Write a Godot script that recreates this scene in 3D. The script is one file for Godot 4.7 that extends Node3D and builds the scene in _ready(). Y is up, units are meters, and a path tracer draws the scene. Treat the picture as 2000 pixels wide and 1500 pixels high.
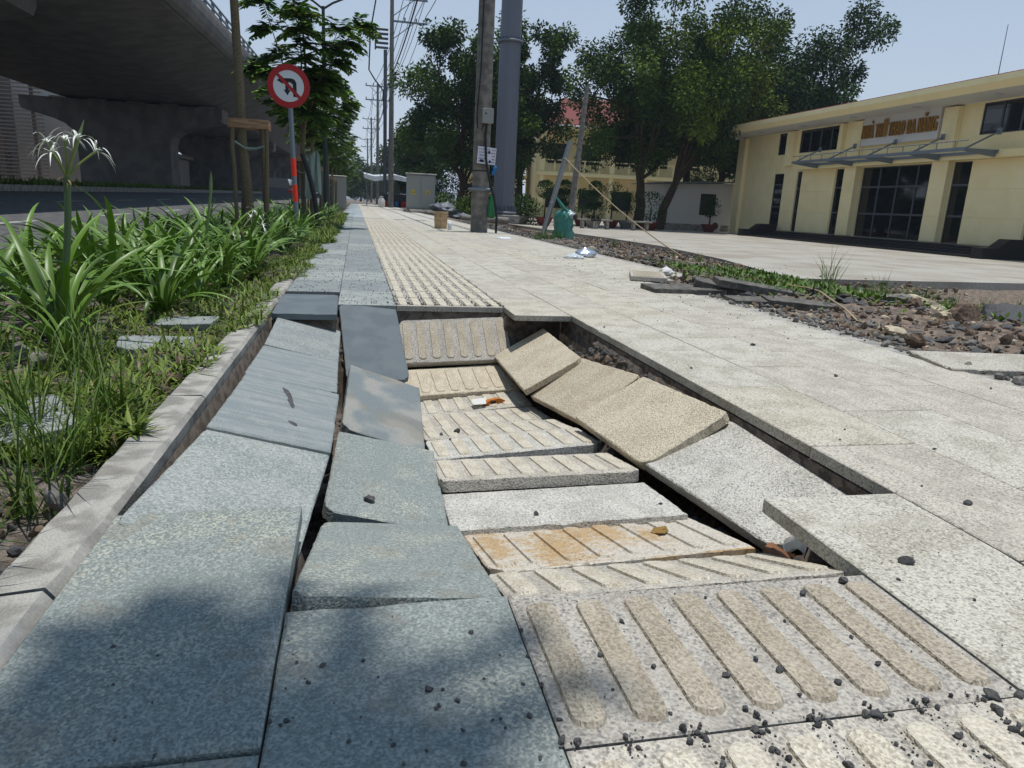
extends Node3D
# A broken pavement beside a flyover. Camera, sky, sun first; then structure; then things.

var rng := RandomNumberGenerator.new()
var M := {}
var counts := {}
var EYE := Vector3(0, 0.553, 0)
var cam_r: Vector3
var cam_u: Vector3
var cam_f: Vector3

# ---------------------------------------------------------------- mesh builder
class MB:
	var v := PackedVector3Array()
	var n := PackedVector3Array()
	var u := PackedVector2Array()
	var c := PackedColorArray()
	var i := PackedInt32Array()
	var col := Color(1, 1, 1)
	var xf := Transform3D()
	func vert(p: Vector3, nn: Vector3, uv := Vector2.ZERO) -> int:
		v.append(xf * p); n.append((xf.basis * nn).normalized()); u.append(uv); c.append(col)
		return v.size() - 1
	func tri(a: Vector3, b: Vector3, d: Vector3):
		var nn := (b - a).cross(d - a).normalized()
		var k := vert(a, nn, Vector2(a.x + a.y * .3, a.z + a.y * .7)); vert(b, nn, Vector2(b.x + b.y * .3, b.z + b.y * .7)); vert(d, nn, Vector2(d.x + d.y * .3, d.z + d.y * .7))
		i.append(k); i.append(k + 2); i.append(k + 1)
	func quad(a: Vector3, b: Vector3, d: Vector3, e: Vector3, us := 1.0, uo := Vector2.ZERO):   # counter-clockwise from outside
		var nn := (b - a).cross(d - a)
		if nn.length_squared() < 1e-14: nn = (d - a).cross(e - a)
		nn = nn.normalized()
		var k := v.size()
		for p: Vector3 in [a, b, d, e]:
			var w: Vector2
			if absf(nn.y) > .6: w = Vector2(p.x, p.z)
			elif absf(nn.x) > absf(nn.z): w = Vector2(p.z, p.y)
			else: w = Vector2(p.x, p.y)
			vert(p, nn, w * us + uo)
		i.append(k); i.append(k + 2); i.append(k + 1); i.append(k); i.append(k + 3); i.append(k + 2)
	func box(a: Vector3, b: Vector3, bev := 0.0, us := 1.0, uo := Vector2.ZERO):
		var lo := a.min(b)
		var hi := a.max(b)
		if bev <= 0.0:
			quad(Vector3(lo.x, hi.y, hi.z), Vector3(hi.x, hi.y, hi.z), Vector3(hi.x, hi.y, lo.z), Vector3(lo.x, hi.y, lo.z), us, uo)
			quad(Vector3(lo.x, lo.y, lo.z), Vector3(hi.x, lo.y, lo.z), Vector3(hi.x, lo.y, hi.z), Vector3(lo.x, lo.y, hi.z), us, uo)
			quad(Vector3(lo.x, lo.y, hi.z), Vector3(hi.x, lo.y, hi.z), Vector3(hi.x, hi.y, hi.z), Vector3(lo.x, hi.y, hi.z), us, uo)
			quad(Vector3(hi.x, lo.y, lo.z), Vector3(lo.x, lo.y, lo.z), Vector3(lo.x, hi.y, lo.z), Vector3(hi.x, hi.y, lo.z), us, uo)
			quad(Vector3(lo.x, lo.y, lo.z), Vector3(lo.x, lo.y, hi.z), Vector3(lo.x, hi.y, hi.z), Vector3(lo.x, hi.y, lo.z), us, uo)
			quad(Vector3(hi.x, lo.y, hi.z), Vector3(hi.x, lo.y, lo.z), Vector3(hi.x, hi.y, lo.z), Vector3(hi.x, hi.y, hi.z), us, uo)
			return
		var rings := []
		for r: Array in [[bev, lo.y], [0.0, lo.y + bev], [0.0, hi.y - bev], [bev, hi.y]]:
			var e: float = r[0]
			var y: float = r[1]
			rings.append([Vector3(lo.x + e, y, hi.z - e), Vector3(hi.x - e, y, hi.z - e), Vector3(hi.x - e, y, lo.z + e), Vector3(lo.x + e, y, lo.z + e)])
		quad(rings[3][0], rings[3][1], rings[3][2], rings[3][3], us, uo)
		quad(rings[0][3], rings[0][2], rings[0][1], rings[0][0], us, uo)
		for k in 3:
			for j in 4:
				quad(rings[k][j], rings[k][(j + 1) % 4], rings[k + 1][(j + 1) % 4], rings[k + 1][j], us, uo)
	func tube(pts: Array, rad: Array, sides := 8, cap := true):
		var m := pts.size()
		var prev := Vector3.ZERO
		var base := v.size()
		var acc := 0.0
		for a in m:
			var p: Vector3 = pts[a]
			var t: Vector3 = (pts[mini(a + 1, m - 1)] - pts[maxi(a - 1, 0)]).normalized()
			if prev == Vector3.ZERO:
				prev = t.cross(Vector3(0.13, 0.2, 1.0)).normalized()
				if absf(t.dot(Vector3(0.13, .2, 1).normalized())) > .95: prev = t.cross(Vector3.RIGHT).normalized()
			var s := (prev - t * prev.dot(t)).normalized()
			prev = s
			var w := t.cross(s)
			if a > 0: acc += p.distance_to(pts[a - 1])
			for k in sides + 1:
				var an := TAU * k / sides
				var d := s * cos(an) + w * sin(an)
				vert(p + d * rad[mini(a, rad.size() - 1)], d, Vector2(float(k) / sides, acc))
		for a in m - 1:
			for k in sides:
				var q := base + a * (sides + 1) + k
				var q2 := q + sides + 1
				i.append(q); i.append(q2); i.append(q + 1); i.append(q + 1); i.append(q2); i.append(q2 + 1)
		if cap:
			for e: int in [0, m - 1]:
				var t2: Vector3 = ((pts[1] - pts[0]) if e == 0 else (pts[m - 1] - pts[m - 2])).normalized() * (-1.0 if e == 0 else 1.0)
				var cc := vert(pts[e], t2)
				var st := v.size()
				for k in sides:
					v.append(v[base + e * (sides + 1) + k]); n.append(n[cc]); u.append(Vector2.ZERO); c.append(col)
				for k in sides:
					i.append(cc)
					if e == 0: i.append(st + k); i.append(st + (k + 1) % sides)
					else: i.append(st + (k + 1) % sides); i.append(st + k)
	func lathe(prof: Array, sides := 16, center := Vector3.ZERO):   # prof: Vector2(radius, y), bottom to top
		var base := v.size()
		for a in prof.size():
			var p: Vector2 = prof[a]
			var d: Vector2 = prof[mini(a + 1, prof.size() - 1)] - prof[maxi(a - 1, 0)]
			var nn := Vector2(d.y, -d.x).normalized()
			for k in sides + 1:
				var an := TAU * k / sides
				vert(center + Vector3(cos(an) * p.x, p.y, sin(an) * p.x), Vector3(cos(an) * nn.x, nn.y, sin(an) * nn.x), Vector2(float(k) / sides, p.y))
		for a in prof.size() - 1:
			for k in sides:
				var q := base + a * (sides + 1) + k
				var q2 := q + sides + 1
				i.append(q); i.append(q + 1); i.append(q2); i.append(q + 1); i.append(q2 + 1); i.append(q2)
	func prism(poly: PackedVector2Array, z0: float, z1: float):   # polygon in xy, extruded along z
		var idx := Geometry2D.triangulate_polygon(poly)
		var ccw := not Geometry2D.is_polygon_clockwise(poly)
		for q in range(0, idx.size(), 3):
			var a := poly[idx[q]]
			var b := poly[idx[q + 1]]
			var d := poly[idx[q + 2]]
			if (b - a).cross(d - a) < 0: var t := b; b = d; d = t
			tri(Vector3(a.x, a.y, z1), Vector3(b.x, b.y, z1), Vector3(d.x, d.y, z1))
			tri(Vector3(a.x, a.y, z0), Vector3(d.x, d.y, z0), Vector3(b.x, b.y, z0))
		for k in poly.size():
			var a2 := poly[k]
			var b2 := poly[(k + 1) % poly.size()]
			if not ccw: var t2 := a2; a2 = b2; b2 = t2
			quad(Vector3(a2.x, a2.y, z0), Vector3(b2.x, b2.y, z0), Vector3(b2.x, b2.y, z1), Vector3(a2.x, a2.y, z1))
	func leaf(p: Vector3, d: Vector3, side: Vector3, l: float, w: float):   # a folded four-sided leaf
		var nn := d.cross(side).normalized()
		var fl := nn.y < 0
		if fl: nn = -nn
		var k := vert(p, nn)
		vert(p + d * l * .45 + side * w, (nn + side * .4).normalized(), Vector2(1, .5))
		vert(p + d * l, nn, Vector2(.5, 1))
		vert(p + d * l * .45 - side * w, (nn - side * .4).normalized(), Vector2(0, .5))
		if fl: i.append_array([k, k + 2, k + 1, k, k + 3, k + 2])
		else: i.append_array([k, k + 1, k + 2, k, k + 2, k + 3])
	func mesh() -> ArrayMesh:
		var arr := []
		arr.resize(Mesh.ARRAY_MAX)
		arr[Mesh.ARRAY_VERTEX] = v; arr[Mesh.ARRAY_NORMAL] = n; arr[Mesh.ARRAY_TEX_UV] = u; arr[Mesh.ARRAY_COLOR] = c; arr[Mesh.ARRAY_INDEX] = i
		var m := ArrayMesh.new()
		m.add_surface_from_arrays(Mesh.PRIMITIVE_TRIANGLES, arr)
		return m

# ---------------------------------------------------------------- nodes
func numbered(s: String) -> String:
	var k: int = counts.get(s, 0)
	counts[s] = k + 1
	return s if k == 0 else "%s_%03d" % [s, k]
func mi(called: String, mesh: Mesh, mat: Material, parent: Node3D, xf := Transform3D()) -> MeshInstance3D:
	var o := MeshInstance3D.new()
	o.mesh = mesh
	o.material_override = mat
	o.transform = xf
	o.name = numbered(called) if parent == self else called
	parent.add_child(o, true)
	return o
func tag(o: Node3D, label: String, category: String, group := "", kind := "") -> Node3D:
	if label: o.set_meta("label", label)
	if category: o.set_meta("category", category)
	if group: o.set_meta("group", group)
	if kind: o.set_meta("kind", kind)
	return o
func thing(called: String, label: String, category: String, at := Vector3.ZERO, turn := 0.0, group := "") -> Node3D:
	var o := Node3D.new()
	o.name = numbered(called)
	add_child(o)
	o.position = at
	o.rotation.y = turn
	return tag(o, label, category, group)
func setting(called: String, label := "", kind := "structure") -> Node3D:
	var o := Node3D.new()
	o.name = numbered(called)
	add_child(o)
	o.set_meta("kind", kind)
	if label: o.set_meta("label", label)
	return o
func copy_of(o: Node3D, label := "") -> Node3D:
	var base := String(o.name)
	if base.length() > 4 and base[-4] == "_" and base.right(3).is_valid_int(): base = base.left(-4)
	var r: Node3D = o.duplicate()
	r.name = numbered(base)
	add_child(r)
	if label: r.set_meta("label", label)
	return r
func rr(a: float, b: float) -> float: return rng.randf_range(a, b)
func at_xf(p: Vector3, e := Vector3.ZERO, s := 1.0) -> Transform3D:
	return Transform3D(Basis.from_euler(e).scaled(Vector3.ONE * s), p)

# a pixel of the 2000 x 1500 photograph as a direction; and where it meets the level y
func ray(x: float, y: float) -> Vector3:
	return cam_f + cam_r * ((x - 1000.0) / 1390.0) - cam_u * ((y - 750.0) / 1390.0)
func on_level(x: float, y: float, lev := 0.0) -> Vector3:
	var d := ray(x, y)
	return EYE + d * ((lev - EYE.y) / d.y)

# ---------------------------------------------------------------- textures
func nz(size: int, freq: float, seed_: int, oct := 3, type := FastNoiseLite.TYPE_SIMPLEX_SMOOTH) -> PackedByteArray:
	var f := FastNoiseLite.new()
	f.noise_type = type
	f.seed = seed_
	f.frequency = freq
	f.fractal_octaves = oct
	if oct <= 1: f.fractal_type = FastNoiseLite.FRACTAL_NONE
	if type == FastNoiseLite.TYPE_CELLULAR:
		f.cellular_return_type = FastNoiseLite.RETURN_CELL_VALUE
		f.cellular_jitter = 1.0
	var im := f.get_seamless_image(size, size, false, false, .12, true)
	im.convert(Image.FORMAT_L8)
	return im.get_data()
func tex_of(size: int, data: PackedByteArray) -> ImageTexture:
	var im := Image.create_from_data(size, size, false, Image.FORMAT_RGB8, data)
	im.generate_mipmaps()
	return ImageTexture.create_from_image(im)
func bump_of(size: int, g: PackedByteArray, strength: float) -> ImageTexture:
	var im := Image.create_from_data(size, size, false, Image.FORMAT_L8, g)
	im.convert(Image.FORMAT_RGBA8)
	im.bump_map_to_normal_map(strength)
	return ImageTexture.create_from_image(im)
# granite: base sRGB colour, dark and light grains, coarse patches
func granite(size: int, seed_: int, base: Color, patch: Color, dark: Color, light: Color, darkness: float, patchy: float) -> Array:
	var fine := nz(size, .45, seed_, 1, FastNoiseLite.TYPE_CELLULAR)
	var grain := nz(size, .33, seed_ + 1, 1, FastNoiseLite.TYPE_CELLULAR)
	var grain2 := nz(size, .30, seed_ + 2, 1, FastNoiseLite.TYPE_CELLULAR)
	var low := nz(size, .006, seed_ + 3, 4)
	var out := PackedByteArray()
	out.resize(size * size * 3)
	var h := PackedByteArray()
	h.resize(size * size)
	for k in size * size:
		var f := fine[k] / 255.0
		var g := grain[k] / 255.0
		var g2 := grain2[k] / 255.0
		var l := smoothstep(.35, .7, low[k] / 255.0) * patchy
		var r := lerpf(base.r, patch.r, l)
		var gg := lerpf(base.g, patch.g, l)
		var b := lerpf(base.b, patch.b, l)
		var s := .86 + .28 * f
		r *= s; gg *= s; b *= s
		var t := smoothstep(.70, .80, g) * .65
		r = lerpf(r, light.r, t); gg = lerpf(gg, light.g, t); b = lerpf(b, light.b, t)
		t = smoothstep(.86, .90, g2) * darkness
		r = lerpf(r, dark.r, t); gg = lerpf(gg, dark.g, t); b = lerpf(b, dark.b, t)
		out[k * 3] = clampi(int(r * 255), 0, 255)
		out[k * 3 + 1] = clampi(int(gg * 255), 0, 255)
		out[k * 3 + 2] = clampi(int(b * 255), 0, 255)
		h[k] = clampi(int(120 + 90 * (f - .5) + 80 * (g - .5) - 60 * t), 0, 255)
	return [tex_of(size, out), bump_of(size, h, 3.0)]
# generic two-colour mottling
func mottle(size: int, seed_: int, a: Color, b: Color, fr: float, grainy: float, stretch := false, c := Color(0, 0, 0), cw := 0.0) -> Array:
	var n1 := nz(size, fr, seed_, 5)
	var n2 := nz(size, .22, seed_ + 5, 2)
	var n3 := nz(size, fr * .6, seed_ + 9, 3)
	var out := PackedByteArray()
	out.resize(size * size * 3)
	var h := PackedByteArray()
	h.resize(size * size)
	for y in size:
		for x in size:
			var k := y * size + x
			var kk := k
			if stretch: kk = y * size + (x / 10)
			var t := smoothstep(.3, .7, n1[kk] / 255.0)
			var s := 1.0 + grainy * (n2[k] / 255.0 - .5)
			var w := smoothstep(.58, .75, n3[k] / 255.0) * cw
			out[k * 3] = clampi(int(lerpf(lerpf(a.r, b.r, t), c.r, w) * s * 255), 0, 255)
			out[k * 3 + 1] = clampi(int(lerpf(lerpf(a.g, b.g, t), c.g, w) * s * 255), 0, 255)
			out[k * 3 + 2] = clampi(int(lerpf(lerpf(a.b, b.b, t), c.b, w) * s * 255), 0, 255)
			h[k] = clampi(int(128 + 110 * (n2[k] / 255.0 - .5) + 50 * (n1[kk] / 255.0 - .5)), 0, 255)
	return [tex_of(size, out), bump_of(size, h, 3.0)]
# grey slab surface with dried silt, brown drip stains and pale scuffs
func worn_grey(size: int) -> Array:
	var fine := nz(size, .5, 401, 1, FastNoiseLite.TYPE_CELLULAR)
	var grain := nz(size, .36, 402, 1, FastNoiseLite.TYPE_CELLULAR)
	var low := nz(size, .004, 403, 5)
	var low2 := nz(size, .007, 404, 4)
	var out := PackedByteArray()
	out.resize(size * size * 3)
	var h := PackedByteArray()
	h.resize(size * size)
	for k in size * size:
		var f := fine[k] / 255.0
		var g := grain[k] / 255.0
		var dust := smoothstep(.45, .75, low[k] / 255.0) * smoothstep(.45, .85, g)
		var br := smoothstep(.66, .80, low2[k] / 255.0) * .22 * (.5 + g)
		var s := .86 + .28 * f
		var t := smoothstep(.68, .80, g) * .6
		var r := lerpf(lerpf(lerpf(.49 * s, .64, t), .70, dust * .7), .50, br)
		var gg := lerpf(lerpf(lerpf(.515 * s, .66, t), .69, dust * .7), .455, br)
		var b := lerpf(lerpf(lerpf(.50 * s, .64, t), .62, dust * .7), .39, br)
		out[k * 3] = clampi(int(r * 255), 0, 255)
		out[k * 3 + 1] = clampi(int(gg * 255), 0, 255)
		out[k * 3 + 2] = clampi(int(b * 255), 0, 255)
		h[k] = clampi(int(120 + 90 * (f - .5) + 60 * (g - .5)), 0, 255)
	# scuffs
	var q := RandomNumberGenerator.new()
	q.seed = 9
	for n in 90:
		var p := Vector2(q.randf() * size, q.randf() * size)
		var d := Vector2.from_angle(q.randf_range(-.5, .5) + (PI / 2 if n % 3 == 0 else 0.0))
		var a := q.randf_range(.1, .4)
		for m in q.randi_range(20, 160):
			var x := posmod(int(p.x), size)
			var y := posmod(int(p.y), size)
			var k := (y * size + x) * 3
			for c in 3: out[k + c] = int(lerpf(out[k + c], 190, a))
			p += d
			d = d.rotated(q.randf_range(-.02, .02))
	return [tex_of(size, out), bump_of(size, h, 3.0)]
func mat(tx: Array, rough := .85, tint := Color(1, 1, 1), nscale := .6, uvs := 1.0, tri := false) -> StandardMaterial3D:
	var m := StandardMaterial3D.new()
	m.albedo_color = tint
	m.roughness = rough
	m.metallic_specular = .35
	if tx.size() > 0: m.albedo_texture = tx[0]
	if tx.size() > 1:
		m.normal_enabled = true
		m.normal_texture = tx[1]
		m.normal_scale = nscale
	m.uv1_scale = Vector3.ONE * uvs
	if tri:
		m.uv1_triplanar = true
		m.uv1_world_triplanar = true
	return m
func plain(c: Color, rough := .6, metal := 0.0) -> StandardMaterial3D:
	var m := StandardMaterial3D.new()
	m.albedo_color = c
	m.roughness = rough
	m.metallic = metal
	return m
func leafy(back: Color, rough := .5) -> StandardMaterial3D:
	var m := StandardMaterial3D.new()
	m.vertex_color_use_as_albedo = true
	m.roughness = rough
	m.metallic_specular = .4
	m.backlight_enabled = true
	m.backlight = back
	m.cull_mode = BaseMaterial3D.CULL_DISABLED
	return m

func make_materials():
	var g_beige := granite(512, 11, Color(.70, .685, .645), Color(.62, .60, .55), Color(.36, .34, .32), Color(.79, .78, .745), .45, .8)
	var g_white := granite(512, 31, Color(.725, .71, .685), Color(.65, .635, .61), Color(.40, .40, .41), Color(.80, .795, .775), .5, .8)
	var g_rough := granite(512, 51, Color(.75, .72, .66), Color(.70, .665, .60), Color(.50, .47, .42), Color(.82, .80, .755), .4, .8)
	var g_grey := granite(512, 71, Color(.495, .515, .508), Color(.555, .565, .55), Color(.41, .43, .435), Color(.645, .66, .645), .5, .75)
	M.walk = [mat(g_beige, .85, Color(1, .995, .98), .5, 1.6), mat(g_beige, .85, Color(.96, .95, .935), .5, 1.6), mat(g_beige, .85, Color(1.0, .985, .955), .5, 1.6), mat(g_white, .85, Color(.955, .935, .895), .5, 1.6)]
	M.white = mat(g_white, .85, Color(1, .997, .98), .8, 1.6)
	M.warm = mat(g_rough, .9, Color(1, .98, .94), 1.3, 1.6)
	M.warm2 = mat(g_rough, .9, Color(.975, .95, .91), 1.3, 1.6)
	M.tact = [mat(g_white, .85, Color(.96, .94, .905), .6, 1.6), mat(g_white, .85, Color(.90, .885, .86), .6, 1.6)]
	M.bar_pale = mat(g_rough, .88, Color(1, .995, .98), .9, 1.6)
	M.bar = [mat(g_rough, .88, Color(.95, .93, .90), .9, 1.6), mat(g_rough, .88, Color(.90, .88, .855), .9, 1.6), mat(g_rough, .88, Color(.86, .84, .815), .9, 1.6)]
	M.grey = [mat(g_grey, .8, Color(1, 1, 1), .5, 1.6), mat(g_grey, .8, Color(1.06, 1.06, 1.05), .5, 1.6), mat(g_grey, .8, Color(.94, .95, .96), .5, 1.6)]
	var streak := mottle(512, 91, Color(.48, .51, .51), Color(.535, .555, .55), .03, .28, true, Color(.60, .61, .58), .3)
	var worn := worn_grey(1024)
	M.worn = mat(worn, .82, Color(1, 1, 1), .5, .8)
	M.streak = mat(streak, .8, Color(1, 1, 1), .5, 1.5)
	var dark_slab := mottle(512, 95, Color(.365, .395, .415), Color(.395, .425, .44), .008, .16, false, Color(.44, .465, .475), .25)
	M.darkslab = mat(dark_slab, .75, Color(1, 1, 1), .35, 1.5)
	var silt := mottle(512, 97, Color(.45, .48, .485), Color(.565, .56, .535), .006, .22, false, Color(.50, .475, .43), .45)
	M.silty = mat(silt, .85, Color(1, 1, 1), .5, 1.3)
	M.stain = mat(stain_tex(), .88, Color(1, 1, 1), .6, 1.0)
	var soil := mottle(512, 101, Color(.31, .28, .255), Color(.45, .41, .37), .02, .7, false, Color(.36, .35, .34), .6)
	M.soil = mat(soil, .95, Color(1, 1, 1), 1.5, 1.7, true)
	M.rubble_ground = mat(soil, .95, Color(1.12, 1.08, 1.05), 1.5, .9, true)
	var conc := mottle(512, 111, Color(.50, .485, .455), Color(.62, .60, .565), .012, .22, false, Color(.42, .40, .37), .6)
	M.conc = mat(conc, .88, Color(1, 1, 1), .5, .8, true)
	M.kerb = mat(conc, .9, Color(1.04, 1.05, 1.06), .8, 1.6, true)
	var dconc := mottle(512, 115, Color(.40, .39, .38), Color(.45, .44, .425), .01, .14, false, Color(.36, .35, .335), .45)
	M.deck = mat(dconc, .85, Color(1, 1, 1), .25, .16, true)
	M.pole_conc = mat(conc, .85, Color(.86, .85, .84), .5, .7, true)
	var asph := mottle(512, 121, Color(.31, .31, .312), Color(.37, .37, .37), .01, .5)
	M.asphalt = mat(asph, .9, Color(1, 1, 1), .8, .6, true)
	var plaza := mottle(512, 131, Color(.64, .62, .58), Color(.60, .575, .53), .008, .12, false, Color(.53, .49, .44), .5)
	M.plaza = mat(plaza, .9, Color(1, 1, 1), .5, .12, true)
	var stone := mottle(256, 141, Color(.34, .35, .37), Color(.45, .45, .45), .04, .5)
	M.stone_dark = mat(stone, .85, Color(.80, .785, .765), 1.0, 6.0, true)
	M.stone_mid = mat(stone, .9, Color(1.15, 1.1, 1.02), 1.0, 5.0, true)
	M.stone_brown = mat(soil, .95, Color(1.10, 1.03, .97), 1.4, 4.0, true)
	M.stone_pale = mat(conc, .92, Color(1.22, 1.18, 1.08), 1.2, 3.0, true)
	M.stone_red = mat(conc, .92, Color(.95, .55, .42), 1.0, 3.0, true)
	var wood := mottle(256, 151, Color(.52, .40, .30), Color(.64, .51, .39), .05, .25, true)
	M.wood = mat(wood, .8, Color(1, 1, 1), .6, 2.0)
	var bark := mottle(256, 161, Color(.40, .36, .30), Color(.52, .48, .40), .04, .4, false, Color(.33, .36, .27), .5)
	M.bark = mat(bark, .9, Color(.92, .90, .86), 1.0, 3.0)
	M.bark_dark = mat(bark, .95, Color(.62, .56, .50), 1.0, 1.0)
	var yellow := mottle(512, 171, Color(.925, .86, .665), Color(.94, .875, .69), .008, .04, false, Color(.90, .83, .63), .3)
	M.yellow = mat(yellow, .85, Color(1, 1, 1), .15, .3, true)
	M.yellow_far = M.yellow
	M.white_paint = plain(Color(.80, .79, .77), .8)
	M.dull_wall = plain(Color(.60, .585, .57), .85)
	M.dirty_slab = mat(conc, .9, Color(.70, .70, .70), .8, 2.0)
	M.cream = plain(Color(.90, .83, .62), .8)
	M.groove = plain(Color(.90, .87, .74), .85)
	M.frame = plain(Color(.30, .315, .34), .45, .2)
	M.glass = plain(Color(.07, .078, .088), .04)
	M.glass.metallic_specular = .6
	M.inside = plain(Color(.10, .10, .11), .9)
	M.darkgranite = mat(stone, .35, Color(.42, .41, .42), .2, 2.0, true)
	M.roof_red = plain(Color(.42, .16, .13), .8)
	M.roof_far = M.roof_red
	M.steel = plain(Color(.56, .57, .57), .4, .7)
	M.galv = plain(Color(.47, .50, .53), .5, .35)
	M.bluegrey = plain(Color(.385, .40, .435), .55)
	M.cabinet = plain(Color(.56, .56, .53), .55)
	M.black = plain(Color(.045, .047, .05), .5)
	M.red = plain(Color(.66, .05, .06), .45)
	M.signwhite = plain(Color(.84, .85, .86), .45)
	M.orange = plain(Color(1.0, .20, .06), .5)
	M.gold = plain(Color(.60, .44, .17), .4, .3)
	M.lampgreen = plain(Color(.11, .17, .17), .5, .2)
	M.paper = plain(Color(.84, .84, .88), .8)
	M.ink = plain(Color(.10, .11, .22), .8)
	M.ink_red = plain(Color(.45, .10, .12), .8)
	M.rope = plain(Color(.66, .58, .46), .9)
	M.louvre = plain(Color(.50, .44, .39), .7)
	M.bucket = mat(conc, .6, Color(1.25, 1.10, .90), .2, 4.0, true)
	M.tarp = plain(Color(.72, .74, .76), .7)
	M.blue = plain(Color(.10, .42, .66), .6)
	M.cloth = plain(Color(.52, .58, .55), .9)
	M.lily = leafy(Color(.30, .42, .06), .4)
	M.grass = leafy(Color(.36, .46, .07), .55)
	M.tree = leafy(Color(.13, .20, .03), .65)
	M.tree.metallic_specular = .2
	M.street_leaf = leafy(Color(.28, .40, .06), .55)
	M.street_leaf.metallic_specular = .25
	M.petal = leafy(Color(.4, .42, .38), .5)
	M.foil = plain(Color(.80, .82, .84), .22, .85)
	M.clear_bag = plain(Color(.86, .9, .92, .55), .25)
	M.clear_bag.transparency = BaseMaterial3D.TRANSPARENCY_ALPHA
	M.canopy_glass = plain(Color(.75, .8, .82, .06), .3)
	M.canopy_glass.metallic_specular = .05
	M.canopy_glass.transparency = BaseMaterial3D.TRANSPARENCY_ALPHA
	M.green_bag = plain(Color(.10, .44, .24), .4)
	M.green_bag.backlight_enabled = true
	M.green_bag.backlight = Color(.05, .3, .1)
	M.teal_bag = plain(Color(.22, .50, .44), .35)
	M.teal_bag.backlight_enabled = true
	M.teal_bag.backlight = Color(.08, .25, .2)
	M.pot = plain(Color(.42, .16, .12), .8)
	M.line_paint = plain(Color(.56, .56, .55), .85)

# orange rust stains over one tile, 0..1 across the slab
func stain_tex() -> Array:
	var s := 512
	var fine := nz(s, .4, 301, 1, FastNoiseLite.TYPE_CELLULAR)
	var g2 := nz(s, .3, 302, 1, FastNoiseLite.TYPE_CELLULAR)
	var low := nz(s, .02, 303, 4)
	var out := PackedByteArray()
	out.resize(s * s * 3)
	var spots := [[.30, .55, .15, .5], [.42, .30, .11, .45], [.23, .80, .06, .3], [.55, .25, .10, .5], [.08, .4, .08, .5], [.70, .5, .06, .3]]
	for y in s:
		for x in s:
			var k := y * s + x
			var t := 0.0
			for q: Array in spots:
				var d := Vector2((x / float(s) - q[0]) / q[2], (y / float(s) - q[1]) / q[3]).length()
				t = maxf(t, 1.0 - smoothstep(.1, 1.3, d + (low[k] / 255.0 - .5) * 1.3))
			t *= .75
			var f := .88 + .24 * (fine[k] / 255.0)
			var dk := smoothstep(.88, .92, g2[k] / 255.0) * .5
			var col := Color(.73, .70, .65).lerp(Color(.66, .53, .36), t) * f
			col = col.lerp(Color(.35, .31, .26), dk)
			out[k * 3] = clampi(int(col.r * 255), 0, 255)
			out[k * 3 + 1] = clampi(int(col.g * 255), 0, 255)
			out[k * 3 + 2] = clampi(int(col.b * 255), 0, 255)
	return [tex_of(s, out)]

func _ready():
	rng.seed = 20240611
	# camera: 24 mm phone lens held low, turned right, tipped down, rolled a little
	var yaw := deg_to_rad(12.68)
	var pitch := deg_to_rad(14.04)
	var roll := deg_to_rad(2.855)
	cam_f = Vector3(sin(yaw) * cos(pitch), -sin(pitch), -cos(yaw) * cos(pitch))
	var r0 := Vector3(cos(yaw), 0, sin(yaw))
	var u0 := r0.cross(cam_f)
	cam_r = r0 * cos(roll) + u0 * sin(roll)
	cam_u = -r0 * sin(roll) + u0 * cos(roll)
	var cam := Camera3D.new()
	cam.name = "camera"
	cam.transform = Transform3D(Basis(cam_r, cam_u, -cam_f), EYE)
	cam.fov = rad_to_deg(2.0 * atan(750.0 / 1390.0))
	cam.near = .05
	cam.far = 3000.0
	add_child(cam)
	cam.current = true
	# sky: thin high haze
	var env := Environment.new()
	env.background_mode = Environment.BG_SKY
	var sm := ProceduralSkyMaterial.new()
	sm.sky_top_color = Color(.51, .625, .76)
	sm.sky_horizon_color = Color(.77, .81, .85)
	sm.sky_curve = .22
	sm.ground_bottom_color = Color(.30, .29, .27)
	sm.ground_horizon_color = Color(.62, .66, .70)
	# thin cloud veils
	var cn := FastNoiseLite.new()
	cn.seed = 12
	cn.frequency = .9
	cn.fractal_octaves = 5
	var ci := Image.create_empty(512, 256, false, Image.FORMAT_RGBA8)
	for y in 256:
		for x in 512:
			var th := PI * (y + .5) / 256.0
			var ph := TAU * x / 512.0
			var v := smoothstep(-.05, .55, cn.get_noise_3d(sin(th) * cos(ph) * 2.0, cos(th) * 5.0, sin(th) * sin(ph) * 2.0))
			ci.set_pixel(x, y, Color(1, 1, 1, v * .9))
	sm.sky_cover = ImageTexture.create_from_image(ci)
	sm.sky_cover_modulate = Color(.10, .10, .095, 1)
	sm.energy_multiplier = 1.15
	var sky := Sky.new()
	sky.sky_material = sm
	env.sky = sky
	env.tonemap_mode = Environment.TONE_MAPPER_LINEAR
	env.tonemap_exposure = 1.0
	env.sdfgi_enabled = true
	env.ssao_enabled = true
	env.ssil_enabled = true
	env.fog_enabled = true
	env.fog_density = .0005
	env.fog_light_color = Color(.66, .71, .77)
	var we := WorldEnvironment.new()
	we.name = "world"
	we.environment = env
	add_child(we)
	# sun: near noon, a little ahead and to the right
	var sun := DirectionalLight3D.new()
	sun.name = "sun"
	sun.light_energy = 1.2
	sun.light_color = Color(1, .988, .965)
	sun.light_angular_distance = .53
	sun.shadow_enabled = true
	add_child(sun)
	sun.look_at_from_position(Vector3(.07, .99, -.03) * 10.0, Vector3.ZERO, Vector3.FORWARD)
	make_materials()
	build_ground()
	build_sidewalk()
	build_hole()
	build_road_and_flyover()
	build_hall()
	build_school()
	build_trees()
	build_poles()
	build_left_street()
	build_displaced_slabs()
	build_planting()
	build_right_verge()
	build_small_things()

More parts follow.
